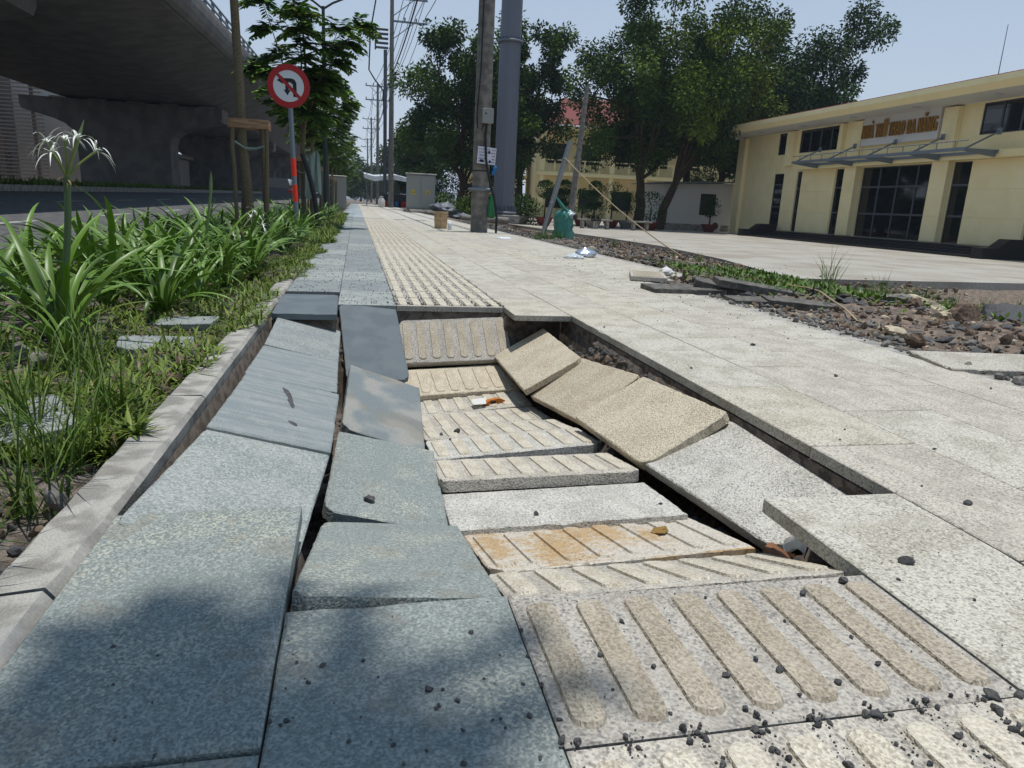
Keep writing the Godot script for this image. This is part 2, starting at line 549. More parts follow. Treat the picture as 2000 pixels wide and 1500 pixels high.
# ---------------------------------------------------------------- slabs
# a stone slab, origin at the middle of its top face, with slightly worn and chipped edges
func slab_mesh(w: float, l: float, t := .03, worn := 1.0, uo := Vector2.ZERO, unit_uv := false) -> ArrayMesh:
	var ring := []
	var cs := [Vector2(-w / 2, l / 2), Vector2(w / 2, l / 2), Vector2(w / 2, -l / 2), Vector2(-w / 2, -l / 2)]
	var cut := [0.0, 0.0, 0.0, 0.0]
	if worn > 1.2:
		for k in 4: cut[k] = rr(.004, .034) if rng.randf() < .55 else .003
	for k in 4:
		var a: Vector2 = cs[k]
		var b: Vector2 = cs[(k + 1) % 4]
		var m := int(a.distance_to(b) / (.022 if worn > 1.2 else .05))
		for j in m:
			ring.append(a.lerp(b, (j + (0.0 if j == 0 else rr(-.2, .2))) / m))
	var mb := MB.new()
	var top := []
	var mid := []
	var bot := []
	for p: Vector2 in ring:
		var q := p * (1.0 - worn * rr(0, .0012) / p.length())
		var e := .0022 + worn * rr(0, .0016)
		if worn > .3 and rng.randf() < .05: e += rr(.002, .007)
		var ci: int = (0 if q.x < 0 else 1) if q.y > 0 else (3 if q.x < 0 else 2)
		var over: float = cut[ci] - (w / 2 - absf(q.x)) - (l / 2 - absf(q.y))
		if over > 0: q -= Vector2(signf(q.x), signf(q.y)) * over * rr(.35, .6)
		mid.append(Vector3(q.x, -e * .8, q.y))
		var inner := q - Vector2(signf(q.x) * (e if absf(absf(q.x) - w / 2) < .004 else 0.0), signf(q.y) * (e if absf(absf(q.y) - l / 2) < .004 else 0.0))
		top.append(Vector3(inner.x, 0, inner.y))
		bot.append(Vector3(q.x, -t, q.y))
	var n := ring.size()
	var f := func(p: Vector3) -> Vector2:
		return Vector2(p.x / w + .5, p.z / l + .5) if unit_uv else Vector2(p.x, p.z) + uo
	var cc := mb.vert(Vector3.ZERO, Vector3.UP, f.call(Vector3.ZERO))
	for k in n: mb.vert(top[k], Vector3.UP, f.call(top[k]))
	for k in n:
		mb.i.append(cc); mb.i.append(cc + 1 + (k + 1) % n); mb.i.append(cc + 1 + k)
	var dd := mb.vert(Vector3(0, -t, 0), Vector3.DOWN)
	for k in n: mb.vert(bot[k], Vector3.DOWN, f.call(bot[k]))
	for k in n:
		mb.i.append(dd); mb.i.append(dd + 1 + k); mb.i.append(dd + 1 + (k + 1) % n)
	for k in n:
		var k2 := (k + 1) % n
		mb.quad(mid[k], mid[k2], top[k2], top[k], 1.0, uo)
		mb.quad(bot[k], bot[k2], mid[k2], mid[k], 1.0, uo)
	return mb.mesh()
# raised guide bar with rounded ends, lying along z
func bar_mesh(l: float, w: float, h: float, uo: Vector2) -> ArrayMesh:
	var pts := []
	var seg := 7
	for e in 2:
		for k in seg:
			var an := PI * k / (seg - 1) + (0.0 if e == 0 else PI)
			pts.append(Vector2(cos(an) * w / 2, sin(an) * w / 2 * .8 + (1 if e == 0 else -1) * (l / 2 - w / 2 * .8)))
	var mb := MB.new()
	var lo := []
	var hi := []
	for p: Vector2 in pts:
		lo.append(Vector3(p.x, -.001, p.y))
		var q := p * .94 + Vector2(0, signf(p.y) * .006 * .5)
		hi.append(Vector3(p.x * .92 + rr(-.0006, .0006), h, q.y - signf(p.y) * .001))
	var n := pts.size()
	var cc := mb.vert(Vector3(0, h, 0), Vector3.UP, uo)
	for k in n: mb.vert(hi[k], Vector3.UP, Vector2(hi[k].x, hi[k].z) + uo)
	for k in n: mb.i.append(cc); mb.i.append(cc + 1 + k); mb.i.append(cc + 1 + (k + 1) % n)
	for k in n: mb.quad(lo[(k + 1) % n], lo[k], hi[k], hi[(k + 1) % n], 1.0, uo)
	return mb.mesh()

var bars := []
func add_bars(parent: Node3D, m: Material, w := .592, l := .297, unit_uv := false):
	if bars.is_empty():
		for k in 5: bars.append(bar_mesh(.258, .043, .005, Vector2(rr(0, 1), rr(0, 1))))
	for k in 8:
		var x := (k - 3.5) * .0735
		if unit_uv:
			var b := MB.new()
			var src: ArrayMesh = bars[k % 5]
			var arr := src.surface_get_arrays(0)
			var vs: PackedVector3Array = arr[Mesh.ARRAY_VERTEX]
			var us := PackedVector2Array()
			for p in vs: us.append(Vector2((p.x + x) / w + .5, p.z / l + .5))
			arr[Mesh.ARRAY_TEX_UV] = us
			var am := ArrayMesh.new()
			am.add_surface_from_arrays(Mesh.PRIMITIVE_TRIANGLES, arr)
			mi("guide_bar", am, m, parent, Transform3D(Basis(), Vector3(x, 0, 0)))
		else:
			mi("guide_bar", bars[rng.randi() % 5], m, parent, Transform3D(Basis(Vector3.UP, 0.0 if rng.randf() < .5 else PI), Vector3(x + rr(-.0008, .0008), 0, rr(-.001, .001))))

# ---------------------------------------------------------------- ground
func build_ground():
	vn.seed = 5
	vn.frequency = 1.1
	vn.fractal_octaves = 4
	var g := MB.new()
	g.quad(Vector3(-900, -.80, 900), Vector3(900, -.80, 900), Vector3(900, -.80, -1500), Vector3(-900, -.80, -1500))
	tag(mi("ground", g.mesh(), M.rubble_ground, self), "", "", "", "structure")
	# the paved forecourt, a thick slab a step lower than the pavement
	var p := MB.new()
	var edge := PackedVector2Array([Vector2(6.6, -10.0), Vector2(9.0, -10.15), Vector2(13, -10.5), Vector2(60, -12), Vector2(60, -120), Vector2(8, -120), Vector2(7.4, -36), Vector2(8.2, -23), Vector2(8.3, -19), Vector2(7.6, -14)])
	p.xf = Transform3D(Basis(Vector3(1, 0, 0), Vector3(0, 0, 1), Vector3(0, 1, 0)), Vector3.ZERO)
	var idx := Geometry2D.triangulate_polygon(edge)
	p.xf = Transform3D()
	for q in range(0, idx.size(), 3):
		var a := edge[idx[q]]
		var b := edge[idx[q + 1]]
		var d := edge[idx[q + 2]]
		if (b - a).cross(d - a) > 0: var t := b; b = d; d = t
		p.tri(Vector3(a.x, -.33, a.y), Vector3(b.x, -.33, b.y), Vector3(d.x, -.33, d.y))
	for k in edge.size():
		var a2 := edge[k]
		var b2 := edge[(k + 1) % edge.size()]
		p.quad(Vector3(a2.x, -.33, a2.y), Vector3(b2.x, -.33, b2.y), Vector3(b2.x, -.79, b2.y), Vector3(a2.x, -.79, a2.y))
	tag(mi("forecourt_paving", p.mesh(), M.plaza, self), "pale concrete forecourt in front of the yellow hall", "", "", "structure")

# ---------------------------------------------------------------- pavement
const XB := [-.409, -.097, .212, .807, 1.121, 1.434, 1.746, 2.058, 2.370, 2.682, 2.994]
func build_sidewalk():
	var s := setting("sidewalk", "stone pavement of grey, ribbed and beige slabs")
	# sand bed below the slabs, left open where the ground has sunk
	var bed := MB.new()
	bed.box(Vector3(-.409, -.5, 1.5), Vector3(2.36, -.034, -.60))
	bed.box(Vector3(1.121, -.5, -.602), Vector3(2.36, -.0341, -6.0))
	bed.box(Vector3(-.409, -.5, -4.0), Vector3(1.119, -.0342, -6.0))
	bed.box(Vector3(-.409, -.5, -6.002), Vector3(2.99, -.0343, -75.0))
	mi("sand_bed", bed.mesh(), M.soil, s)
	var grey_m := []
	var gran_m := []
	var tact_m := []
	for k in 6: grey_m.append(slab_mesh(.3085, .5965, .03, .7, Vector2(rr(0, 1), rr(0, 1))))
	for k in 9: gran_m.append(slab_mesh(.3095, .5965, .03, .6, Vector2(rr(0, 1), rr(0, 1))))
	for k in 4: tact_m.append(slab_mesh(.592, .2965, .03, .6, Vector2(rr(0, 1), rr(0, 1))))
	var jit := func() -> Transform3D: return Transform3D(Basis.from_euler(Vector3(rr(-.002, .002), 0 if rng.randf() < .5 else PI, rr(-.003, .003))), Vector3(0, rr(-.0012, .0004), 0))
	var far := MB.new()
	# grey columns
	for c in 2:
		var xc: float = (XB[c] + XB[c + 1]) / 2
		for side in 2:
			var z: float = (-.65 if c == 0 else -.315) if side == 0 else (-4.72 if c == 0 else -4.19)
			var zs := []
			if side == 0:
				zs = [-.95, -.35, .25] if c == 0 else [-.612, -.012, .588]
			else:
				while z > -22.0: zs.append(z if c == 0 else z); z -= .6
			for zz: float in zs:
				var x: Transform3D = jit.call()
				x.origin += Vector3(xc, 0, zz)
				if c == 0 and zz == -.95: x = Transform3D(Basis.from_euler(Vector3(.004, 0, .012)), Vector3(xc, .004, zz))
				mi("grey_slab", grey_m[rng.randi() % 6], M.worn if side == 0 else M.grey[rng.randi() % 3], s, x)
	# ribbed guide slabs
	var zt := -.755
	var tz := [-.155, -.455, -.755]
	var z2 := -4.04
	while z2 > -22.0: tz.append(z2); z2 -= .3
	for zz: float in tz:
		var x: Transform3D = jit.call()
		x.origin += Vector3(.5095, 0, zz)
		var t := mi("ribbed_slab", tact_m[rng.randi() % 4], M.tact[1 if zz == -.755 else rng.randi() % 2], s, x)
		if zz > -13.0: add_bars(t, M.bar[2] if zz == -.755 else [M.bar_pale, M.bar_pale, M.bar[0]][rng.randi() % 3])
		else:
			var m := MB.new()
			for k in 8: m.box(Vector3((k - 3.5) * .0735 - .019, -.001, -.13), Vector3((k - 3.5) * .0735 + .019, .0055, .13), .002)
			var fb := mi("guide_bars", m.mesh(), M.bar_pale, t)
			fb.set_meta("kind", "stuff")
	# beige columns, half-lapped
	for c in range(3, 10):
		var xc: float = (XB[c] + XB[c + 1]) / 2
		var z := (-.91 if c % 2 == 1 else -.61) + .6 * 2
		while z > -22.0:
			var gone: bool = (c == 3 and z < -1.3 and z > -3.5) or (c >= 8 and z > -6.0)
			if not gone:
				var x: Transform3D = jit.call()
				x.origin += Vector3(xc, 0, z)
				mi("beige_slab", gran_m[rng.randi() % 9], M.walk[[0, 0, 2, 1, 3][rng.randi() % 5]], s, x)
			z -= .6
	# the same paving farther on, too small to tell apart
	for c in range(0, 10):
		var step := .3 if c == 2 else .6
		var z := -22.15 - (.3 if c % 2 == 0 and c != 2 else 0.0)
		while z > -75.0:
			far.col = Color(.30, .34, .36) * rr(.9, 1.1) if c < 2 else Color(.47, .44, .38) * rr(.88, 1.08)
			far.box(Vector3(XB[c] + .003, -.03, z), Vector3(XB[c + 1] - .003, rr(-.002, 0), z - step + .005))
			if c == 2:
				far.col = Color(.52, .48, .40)
				for k in 8: far.box(Vector3(.51 + (k - 3.5) * .0735 - .019, -.001, z - .02), Vector3(.51 + (k - 3.5) * .0735 + .019, .0055, z - .28))
			z -= step
	var fm := StandardMaterial3D.new()
	fm.vertex_color_use_as_albedo = true
	fm.roughness = .88
	var fo := mi("distant_slabs", far.mesh(), fm, s)
	fo.set_meta("kind", "stuff")
	# edging strips
	var k1 := MB.new()
	k1.box(Vector3(2.374, -.4, 1.5), Vector3(2.50, -.006, -5.98), .006)
	k1.box(Vector3(2.998, -.4, -6.02), Vector3(3.12, -.006, -75), .006)
	mi("edge_strip", k1.mesh(), M.kerb, s)
	# planting kerb, worn concrete, cast in lengths
	var kz := 1.0
	while kz > -75.0:
		var ln := rr(.95, 1.05) if kz > -12 else 8.0
		var kb := MB.new()
		var n := 14 if kz > -12 else 2
		var rows := []
		for j in n + 1:
			var zz := kz - ln * j / n + (.004 if j == 0 else (-.004 if j == n else 0.0)) * -1.0
			var a := rr(-.003, .003)
			var b := rr(-.003, .003)
			rows.append([Vector3(-.517 + b, -.45, zz), Vector3(-.515 + b, -.012 + b, zz), Vector3(-.505 + b, -.001 + a, zz), Vector3(-.425 + a, .001 + b, zz), Vector3(-.4145 + a * .5, -.010 + a, zz), Vector3(-.4145, -.45, zz)])
		for j in n:
			for q in 5: kb.quad(rows[j][q], rows[j][q + 1], rows[j + 1][q + 1], rows[j + 1][q])
		for q in [[0, 1, 4, 5], [1, 2, 3, 4]]:
			kb.quad(rows[0][q[3]], rows[0][q[2]], rows[0][q[1]], rows[0][q[0]])
			kb.quad(rows[n][q[0]], rows[n][q[1]], rows[n][q[2]], rows[n][q[3]])
		mi("kerb_stone", kb.mesh(), M.kerb, s)
		kz -= ln

const SLABS := [
	["A2", -0.2311, -0.0365, -1.4904, -0.0286, -0.0618, -0.2457],
	["A3", -0.2076, -0.0428, -2.0627, -0.0156, -0.0140, -0.2395],
	["A4", -0.2162, -0.0626, -2.6735, -0.0439, 0.0117, -0.2332],
	["A5", -0.2214, -0.0644, -3.2860, 0.0396, 0.0101, -0.2612],
	["A6", -0.2474, 0.0121, -3.8194, 0.0265, 0.0111, -0.0040],
	["B2", 0.0673, -0.0765, -1.2139, -0.2685, -0.0364, -0.0700],
	["B3", 0.0804, -0.1796, -1.8563, -0.0039, -0.0371, -0.2270],
	["B4", 0.1050, -0.2070, -2.6519, 0.1457, -0.0198, -0.3367],
	["B5", 0.0808, -0.1465, -3.6338, 0.4860, 0.0947, -0.0686],
	["T2", 0.5338, -0.0891, -1.1007, -0.3830, -0.0534, 0.0311],
	["T3", 0.5432, -0.1725, -1.3957, -0.2060, 0.0554, 0.0123],
	["T4", 0.5156, -0.1983, -1.6644, -0.1174, -0.0260, 0.0328],
	["T5", 0.5195, -0.2089, -1.9747, -0.1668, -0.0077, 0.0204],
	["T6", 0.5417, -0.2712, -2.3750, -0.1183, 0.0154, 0.0682],
	["T7", 0.5408, -0.3135, -2.6618, -0.1633, 0.0132, 0.0468],
	["T8", 0.5517, -0.3835, -3.0402, -0.0783, 0.0723, 0.0497],
	["T9", 0.5246, -0.3869, -3.3387, 0.0672, 0.0576, 0.0893],
	["T10", 0.5128, -0.3260, -3.5350, 0.2200, 0.0500, 0.0517],
	["T11", 0.5231, -0.1642, -3.7789, 0.7100, 0.0166, 0.0463],
	["R2", 1.0108, -0.1045, -1.5967, -0.0015, 0.1189, 0.3903],
	["R3", 0.9449, -0.1098, -2.1556, -0.0418, 0.0599, 0.5180],
	["R4", 0.9429, -0.1858, -2.8407, -0.0697, 0.1118, 0.6001],
	["R5", 0.8718, -0.1761, -3.3953, 0.0704, 0.0393, 0.5173]]
const SLAB_LABELS := {
	"A2": "grey slab tipped away from the kerb beside the raised flat slab",
	"A3": "streaked grey slab with a small dark crack mark, dipping from the kerb",
	"A4": "streaked grey slab behind the cracked one along the kerb",
	"A5": "grey slab dipping from the kerb just before the propped-up dark slab",
	"A6": "dark grey slab propped over the far end of the sunken kerb row",
	"B2": "grey slab with a wedge-shaped gap under its near edge",
	"B3": "sunken grey slab with one pebble and a silty right edge",
	"B4": "steeply tilted silt-stained grey slab leaning into the hole",
	"B5": "dark blue-grey slab sliding down into the hole from the intact paving",
	"T2": "ribbed slab sloping down from the intact ribbed paving",
	"T3": "ribbed slab with rust-orange stains on its bars",
	"T4": "plain upside-down slab without ribs, low in the collapsed row",
	"T5": "ribbed slab with a thick exposed front edge above the plain slab",
	"T6": "whitish ribbed slab lifted on its right side in the sunken row",
	"T7": "ribbed slab under the whitish lifted one, carrying black stones",
	"T8": "ribbed slab at the bottom of the hole in front of the litter wrapper",
	"T9": "ribbed slab at the bottom of the hole holding the orange wrapper",
	"T10": "smooth-worn ribbed slab at the foot of the steep one",
	"T11": "ribbed slab standing steeply against the far bank of the hole",
	"R2": "white speckled granite slab tilted into the hole",
	"R3": "beige bush-hammered slab beside the white speckled one",
	"R4": "beige bush-hammered slab partly hidden under its neighbour",
	"R5": "small-looking beige slab tipped on its corner under the dark cavity"}

func slab_xf(r: Array) -> Transform3D:
	var w := Vector3(r[4], r[5], r[6])
	return Transform3D(Basis(w.normalized(), w.length()), Vector3(r[1], r[2], r[3]))

func build_displaced_slabs():
	var mats := {"A2": M.grey[1], "A3": M.streak, "A4": M.streak, "A5": M.grey[0], "A6": M.darkslab, "B2": M.worn, "B3": M.worn, "B4": M.silty, "B5": M.darkslab, "T2": M.tact[0], "T3": M.stain, "T4": M.white, "T5": M.tact[0], "T6": M.white, "T7": M.tact[0], "T8": M.tact[0], "T9": M.tact[0], "T10": M.warm, "T11": M.tact[1], "R2": M.white, "R3": M.warm, "R4": M.warm2, "R5": M.warm}
	for r: Array in SLABS:
		var id: String = r[0]
		var k := id[0]
		var tact := k == "T"
		var o := thing("ribbed_paving_stone" if tact and id != "T4" else "paving_stone", SLAB_LABELS[id], "paving slab", Vector3.ZERO, 0.0, "slabs slipped into the collapsed pavement")
		o.transform = slab_xf(r)
		var w := .592 if tact else (.303 if k != "R" else .31)
		var l := .298 if tact else .6
		var uo := Vector2(rr(0, 1), rr(0, 1))
		mi("slab", slab_mesh(w, l, .03 if k != "T" else .034, 1.6, uo, id == "T3"), mats[id], o)
		if id == "A3":
			for q: Array in [[.055, -.16, .012, .075, .25], [.075, -.075, .010, .06, .18], [.10, .13, .010, .028, .5]]:
				var sc := MB.new()
				var pts := []
				for e in 9:
					var an := TAU * e / 9.0
					pts.append(Vector3(cos(an) * q[2] * rr(.5, 1.1), .0006, sin(an) * q[3] * rr(.7, 1.1)))
				for e in 9: sc.tri(Vector3(0, .0009, 0), pts[(e + 1) % 9], pts[e])
				mi("dark_scar", sc.mesh(), M.stone_dark, o, Transform3D(Basis(Vector3.UP, q[4]), Vector3(q[0] - .06, 0, q[1])))
		if tact and id != "T4": add_bars(o, M.stain if id == "T3" else (M.warm if id == "T10" else (M.bar[1] if id == "T11" else M.bar_pale)), w, l, id == "T3")

# ---------------------------------------------------------------- the hole
var hole_h := PackedFloat32Array()
const HX := -.412
const HZ := -.60
const HS := .02
const HNX := 77
const HNZ := 171
func hole_y(x: float, z: float) -> float:
	var a := clampi(int((x - HX) / HS), 0, HNX)
	var b := clampi(int((HZ - z) / HS), 0, HNZ)
	return hole_h[b * (HNX + 1) + a]
func build_hole():
	var w := HNX + 1
	var d := PackedFloat32Array()
	d.resize(w * (HNZ + 1))
	for b in HNZ + 1:
		for a in w:
			var x := HX + a * HS
			var z := HZ - b * HS
			var ins := false
			if x < -.097: ins = z < -1.25 and z > -3.55
			elif x < .212: ins = z < -.93 and z > -3.89
			elif x < .807: ins = z < -.915 and z > -3.89
			else: ins = (z < -1.20 and z > -3.82 and x < 1.118) or (z < -.97 and z > -1.3 and x < .93)
			if x < -.406: ins = false
			d[b * w + a] = 9.0 if ins else 0.0
	for b in range(1, HNZ):
		for a in range(1, HNX):
			var k := b * w + a
			d[k] = minf(d[k], minf(minf(d[k - 1], d[k - w]) + HS, minf(d[k - w - 1], d[k - w + 1]) + HS * 1.41))
	for b in range(HNZ - 1, 0, -1):
		for a in range(HNX - 1, 0, -1):
			var k := b * w + a
			d[k] = minf(d[k], minf(minf(d[k + 1], d[k + w]) + HS, minf(d[k + w + 1], d[k + w - 1]) + HS * 1.41))
	var f := FastNoiseLite.new()
	f.seed = 7
	f.frequency = 9.0
	f.fractal_octaves = 4
	hole_h.resize(d.size())
	var inv := []
	for r: Array in SLABS: inv.append([slab_xf(r), slab_xf(r).affine_inverse(), .296 + .02 if String(r[0])[0] == "T" else .155 + .02, .149 + .02 if String(r[0])[0] == "T" else .3 + .02])
	var prof := Curve.new()
	prof.min_value = 0; prof.max_value = 1
	for p: Array in [[.0, .1], [.2, .25], [.35, .32], [.6, .42], [.85, .47], [1.0, .45]]: prof.add_point(Vector2(p[0], p[1]))
	for b in HNZ + 1:
		for a in w:
			var k := b * w + a
			var x := HX + a * HS
			var z := HZ - b * HS
			var h := -.0345
			var nn := f.get_noise_2d(x, z)
			if d[k] > 0:
				var deep := prof.sample(clampf((-z - .9) / 3.0, 0, 1))
				var steep := 3.0 if x < .75 else (1.5 if z > -3.2 and z < -1.4 else 6.0)
				h = maxf(-.05 - d[k] * steep + nn * .035 * minf(d[k] / .05, 1.0), -deep + nn * .03)
				for t: Array in inv:
					var xf: Transform3D = t[0]
					var nrm: Vector3 = xf.basis.y
					var py: float = xf.origin.y - ((x - xf.origin.x) * nrm.x + (z - xf.origin.z) * nrm.z) / nrm.y
					var lp: Vector3 = t[1] * Vector3(x, py, z)
					if absf(lp.x) < t[2] and absf(lp.z) < t[3]: h = minf(h, py - .042 / nrm.y)
			hole_h[k] = h
	var mb := MB.new()
	for b in HNZ + 1:
		for a in w:
			var k := b * w + a
			var hx := hole_h[b * w + mini(a + 1, HNX)] - hole_h[b * w + maxi(a - 1, 0)]
			var hz := hole_h[mini(b + 1, HNZ) * w + a] - hole_h[maxi(b - 1, 0) * w + a]
			mb.vert(Vector3(HX + a * HS, hole_h[k], HZ - b * HS), Vector3(-hx, 2 * HS, hz).normalized(), Vector2(a * HS, b * HS))
	for b in HNZ:
		for a in HNX:
			var k := b * w + a
			mb.i.append_array([k, k + w, k + 1, k + 1, k + w, k + w + 1])
	var o := mi("washed_out_hollow", mb.mesh(), M.soil, self)
	tag(o, "", "", "", "structure")
	# gravel and clods bared in the bank
	var sts := []
	for k in 5: sts.append(stone_mesh(k + 50))
	var mm := [[], [], []]
	for k in 4200:
		var x := rr(-.40, 1.11)
		var z := rr(-3.88, -.95)
		if rng.randf() < .8: x = 1.115 - absf(rng.randfn()) * .1; z = rr(-3.6, -1.3)
		var y := hole_y(x, z)
		if y > -.06: continue
		var s := rr(.006, .02) * (1.4 if rng.randf() < .1 else 1.0)
		mm[k % 3].append(at_xf(Vector3(x, y + s * .2, z), Vector3(rr(0, 6), rr(0, 6), rr(0, 6)), s))
	for k in 3: scatter("gravel_in_hollow", sts[k], mm[k], [M.stone_dark, M.stone_dark, M.stone_brown][k], "loose gravel and earth bared inside the collapsed pavement", "gravel")

func stone_mesh(seed_: int, sub := 1, flat := 1.0) -> ArrayMesh:
	var f := FastNoiseLite.new()
	f.seed = seed_
	f.frequency = .9
	var ico := []
	var t := (1.0 + sqrt(5.0)) / 2.0
	for p: Vector3 in [Vector3(-1, t, 0), Vector3(1, t, 0), Vector3(-1, -t, 0), Vector3(1, -t, 0), Vector3(0, -1, t), Vector3(0, 1, t), Vector3(0, -1, -t), Vector3(0, 1, -t), Vector3(t, 0, -1), Vector3(t, 0, 1), Vector3(-t, 0, -1), Vector3(-t, 0, 1)]: ico.append(p.normalized())
	var tris := [[0, 11, 5], [0, 5, 1], [0, 1, 7], [0, 7, 10], [0, 10, 11], [1, 5, 9], [5, 11, 4], [11, 10, 2], [10, 7, 6], [7, 1, 8], [3, 9, 4], [3, 4, 2], [3, 2, 6], [3, 6, 8], [3, 8, 9], [4, 9, 5], [2, 4, 11], [6, 2, 10], [8, 6, 7], [9, 8, 1]]
	var mb := MB.new()
	var sc := Vector3(1.0 + .4 * sin(seed_ * 1.7), (.7 + .25 * sin(seed_ * 2.3)) * flat, 1.0 + .3 * cos(seed_ * 3.1))
	var put := func(p: Vector3) -> Vector3:
		var q := p * (1.0 + .55 * f.get_noise_3dv(p * 1.3 + Vector3.ONE * seed_))
		# cut planes make it angular
		for k in 4:
			var nrm := Vector3(sin(seed_ * 1.1 + k * 2.1), cos(seed_ * .7 + k * 1.3), sin(seed_ * 2.9 + k)).normalized()
			var dd := q.dot(nrm) - .68
			if dd > 0: q -= nrm * dd
		return q * sc
	for tr: Array in tris:
		var a: Vector3 = ico[tr[0]]
		var b: Vector3 = ico[tr[1]]
		var c: Vector3 = ico[tr[2]]
		var list := [[a, b, c]]
		for s in sub:
			var nx := []
			for q: Array in list:
				var ab: Vector3 = ((q[0] + q[1]) / 2).normalized()
				var bc: Vector3 = ((q[1] + q[2]) / 2).normalized()
				var ca: Vector3 = ((q[2] + q[0]) / 2).normalized()
				nx.append_array([[q[0], ab, ca], [ab, q[1], bc], [ca, bc, q[2]], [ab, bc, ca]])
			list = nx
		for q: Array in list: mb.tri(put.call(q[0]), put.call(q[1]), put.call(q[2]))
	return mb.mesh()
func scatter(called: String, mesh: Mesh, xfs: Array, m: Material, label: String, category: String) -> MultiMeshInstance3D:
	var mm := MultiMesh.new()
	mm.transform_format = MultiMesh.TRANSFORM_3D
	mm.mesh = mesh
	mm.instance_count = xfs.size()
	for k in xfs.size(): mm.set_instance_transform(k, xfs[k])
	var o := MultiMeshInstance3D.new()
	o.multimesh = mm
	o.material_override = m
	o.name = numbered(called)
	add_child(o)
	tag(o, label, category, "", "stuff")
	return o

